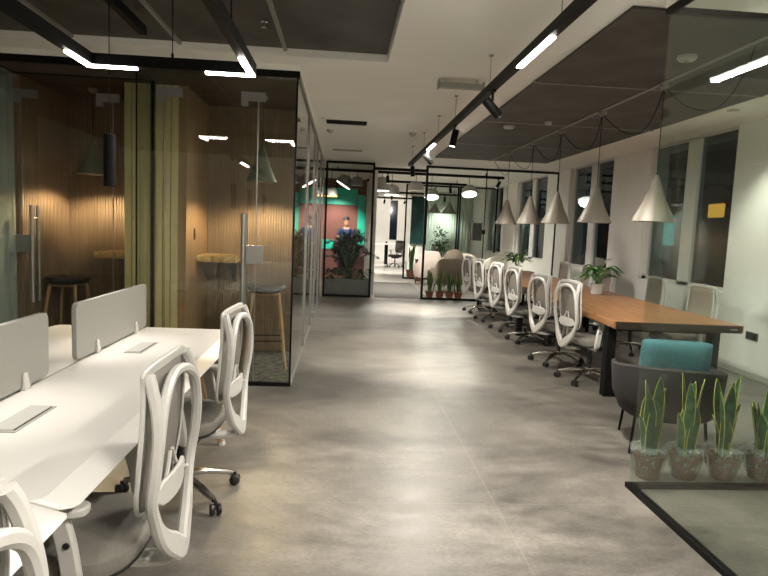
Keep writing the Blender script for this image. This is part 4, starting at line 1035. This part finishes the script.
MB().box(.11, -.03, -.05, .2, .03, .05).build('bracket', M['black'], t, smooth=False)
MB().cyl((.17, 0, .02), (.17, 0, ZC - 1.52), .012, n=8).cyl((.17, 0, -.02), (.17, 0, -1.52), .012, n=8).cyl((.17, 0, -1.52), (.17, 0, -1.5), .1, n=16).build('pole', M['black'], t)
# dome pendants
def dome(x, y, z, r, h, lb, tilt=0, lit=1, face='disc', e=40, mat='grey_shade', axis='Y'):
    t = thing('pendant_lamp', lb, 'pendant lamp', (x, y, z), 0, 'felt dome lamps in the far lounge')
    m1 = MB().lathe([(r, 0), (r, h * .35), (r * .9, h * .7), (r * .6, h * .95), (r * .15, h), (.02, h + .02)], n=28); m2 = MB().lathe([(r * .93, -.012), (r * .93, -.002)], n=28)
    if tilt:
        m1.rot(tilt, axis); m2.rot(tilt, axis)
    m1.build('lampshade', M[mat], t); m2.build('diffuser', M[face], t)
    top = Vector((0, 0, h + .02))
    if tilt: top = Matrix.Rotation(tilt, 3, axis) @ top
    MB().cyl(top, (top.x, top.y, ZC - z), .006, n=6).build('cable', M['black'], t)
    if e:
        dn = Vector((0, 0, -1))
        if tilt: dn = Matrix.Rotation(tilt, 3, axis) @ dn
        l = light('SPOT', Vector((x, y, z)) + dn * .05, e, Vector((x, y, z)) + dn, .15, 150, .5); l.parent = t; l.location = dn * .05
dome(-.03, 14.6, 2.52, .20, .24, 'tilted grey dome lamp with a bright white face above the palm', .55, e=70)
dome(.30, 14.2, 2.50, .14, .20, 'small grey dome lamp hanging upright above the palm', 0, face='shade_in', e=0)
dome(-.33, 15.2, 2.27, .17, .20, 'dome lamp with a glowing amber face left of the palm', 0, face='amber', e=8)
dome(.93, 14.8, 2.44, .19, .34, 'grey bell lamp above the far opening, left one', 0, e=80)
dome(1.22, 15.3, 2.38, .20, .26, 'grey dome lamp above the far opening, right one with a bright underside', 0, e=80)
dome(1.80, 15.0, 2.50, .20, .22, 'unlit grey dome lamp at the edge of the wide far screen', 0, face='shade_in', e=0)
dome(2.24, 15.2, 2.36, .19, .20, 'grey dome lamp with a bright round face above the lounge chairs', -.35, e=95, axis='X')
dome(3.22, 15.2, 2.48, .20, .22, 'largest bright-faced dome lamp near the window side of the lounge', -.4, e=95, axis='X')
for (x, y, a, lb, e) in ((3.62, 13.9, (2.9, 14.5, 1.0), 'black spotlight hanging from the end of the nearest lounge track', 60), (1.0, 13.9, (1.2, 14.6, 0), 'black spotlight on the nearest lounge track above the far opening', 130), (2.9, 16.2, (3.4, 17.2, 0), 'black spotlight on the second lounge track', 60),
                         (-.2, 16.2, (-.2, 17.4, 1.2), 'added black spotlight brightening the pink lounge wall', 130), (1.6, 20, (1.7, 21, 0), 'black spotlight on the third lounge track', 300), (3.4, 20, (3.5, 21, 1.4), 'black spotlight on the third lounge track lighting the curtain', 80),  # the one by the pink wall is added to brighten wall and teal panels
                         (1.6, 23.5, (1.3, 25.5, 0), 'black spotlight on the farthest lounge track, left', 320), (2.4, 23.5, (2.0, 27.5, 1.4), 'black spotlight on the farthest lounge track, right', 320)):
    spot_head(x, y, 2.70 if y > 19 else (2.76 if y > 15 else 2.78), a, e, lb, 80, .8, grp='black spotlights in the far lounge')

# person standing in the lounge
pr = thing('person', 'person in a dark blue shirt standing in the far lounge behind the palm', 'person', (.09, 17.0, 0), PI)
def skin_body(name, verts, edges, rad, mat, parent, root=0):
    me = bpy.data.meshes.new(name); me.from_pydata(verts, edges, []); o = bpy.data.objects.new(name, me); COL.objects.link(o); o.parent = parent
    md = o.modifiers.new('skin', 'SKIN'); md.use_smooth_shade = True
    for i, r in enumerate(rad):
        r2 = r if isinstance(r, tuple) else (r, r); me.skin_vertices[0].data[i].radius = r2
    me.skin_vertices[0].data[root].use_root = True
    s_ = o.modifiers.new('sub', 'SUBSURF'); s_.levels = 1; s_.render_levels = 2
    me.materials.append(M[mat]); return o
V = [(0, 0, .95), (0, .01, 1.12), (0, .01, 1.30), (0, 0, 1.43), (0, .005, 1.50), (0, .015, 1.58), (0, .015, 1.68), (0, .01, 1.74),
     (.17, 0, 1.40), (.23, .0, 1.14), (.22, .10, .90), (.22, .14, .83), (-.17, 0, 1.40), (-.23, .0, 1.14), (-.22, .10, .90), (-.22, .14, .83),
     (.10, 0, .88), (.11, .015, .48), (.11, -.02, .08), (.11, .12, .035), (-.10, 0, .88), (-.11, .015, .48), (-.11, -.02, .08), (-.11, .12, .035), (0, .112, 1.655)]
E_ = [(0, 1), (1, 2), (2, 3), (3, 4), (4, 5), (5, 6), (6, 7), (3, 8), (8, 9), (9, 10), (10, 11), (3, 12), (12, 13), (13, 14), (14, 15), (0, 16), (16, 17), (17, 18), (18, 19), (0, 20), (20, 21), (21, 22), (22, 23), (6, 24)]
RR = [(.15, .10), (.14, .10), (.16, .11), (.10, .08), .05, (.075, .085), (.075, .09), (.05, .06), .055, .042, .034, .036, .055, .042, .034, .036, .085, .06, .042, .035, .085, .06, .042, .035, .016]
skin_body('body', V, E_, RR, 'skin', pr)
skin_body('shirt', [(0, 0, .93), (0, .01, 1.12), (0, .01, 1.30), (0, 0, 1.42), (.175, 0, 1.395), (.22, 0, 1.24), (-.175, 0, 1.395), (-.22, 0, 1.24)], [(0, 1), (1, 2), (2, 3), (3, 4), (4, 5), (3, 6), (6, 7)], [(.165, .115), (.158, .115), (.18, .125), (.11, .095), .066, .06, .066, .06], 'shirt', pr)
skin_body('trousers', [(0, 0, .96), (.10, 0, .87), (.11, .015, .48), (.11, -.02, .09), (-.10, 0, .87), (-.11, .015, .48), (-.11, -.02, .09)], [(0, 1), (1, 2), (2, 3), (0, 4), (4, 5), (5, 6)], [(.165, .115), .10, .075, .06, .10, .075, .06], 'trousers', pr)
for sx in (-.032, .032): MB().sphere((sx, .092, 1.685), .012, 8, 6).build('eye', M['hair'], pr)
MB().sphere((0, -.005, 1.70), .098, 16, 10, 1.0, .0).build('hair', M['hair'], pr)

# ------------------------------------------------------------------ world and camera
wd = bpy.data.worlds.new('night'); sc.world = wd; wd.use_nodes = True
bg = wd.node_tree.nodes['Background']; bg.inputs[0].default_value = (.02, .03, .05, 1); bg.inputs[1].default_value = .25

cam = bpy.data.cameras.new('camera'); cam.sensor_width = 36; cam.lens = 27.656; cam.clip_start = .05; cam.clip_end = 200
co = bpy.data.objects.new('camera', cam); COL.objects.link(co)
rx, dn, fw = Vector((.99671, -.06896, .04259)), Vector((.03538, -.1026, -.99409)), Vector((.07292, .99233, -.09982))
Mx = Matrix((rx, -dn, -fw)).transposed().to_4x4(); Mx.translation = Vector((0, 0, 1.5))
co.matrix_world = Mx; sc.camera = co
sc.view_settings.view_transform = 'Standard'; sc.view_settings.look = 'None'; sc.view_settings.exposure = 0.88; sc.view_settings.gamma = 1; sc.view_settings.use_curve_mapping = False
cy = sc.cycles; cy.transparent_max_bounces = 40; cy.max_bounces = 9; cy.diffuse_bounces = 7; cy.glossy_bounces = 4; cy.use_denoising = True
cy.sample_clamp_indirect = 6
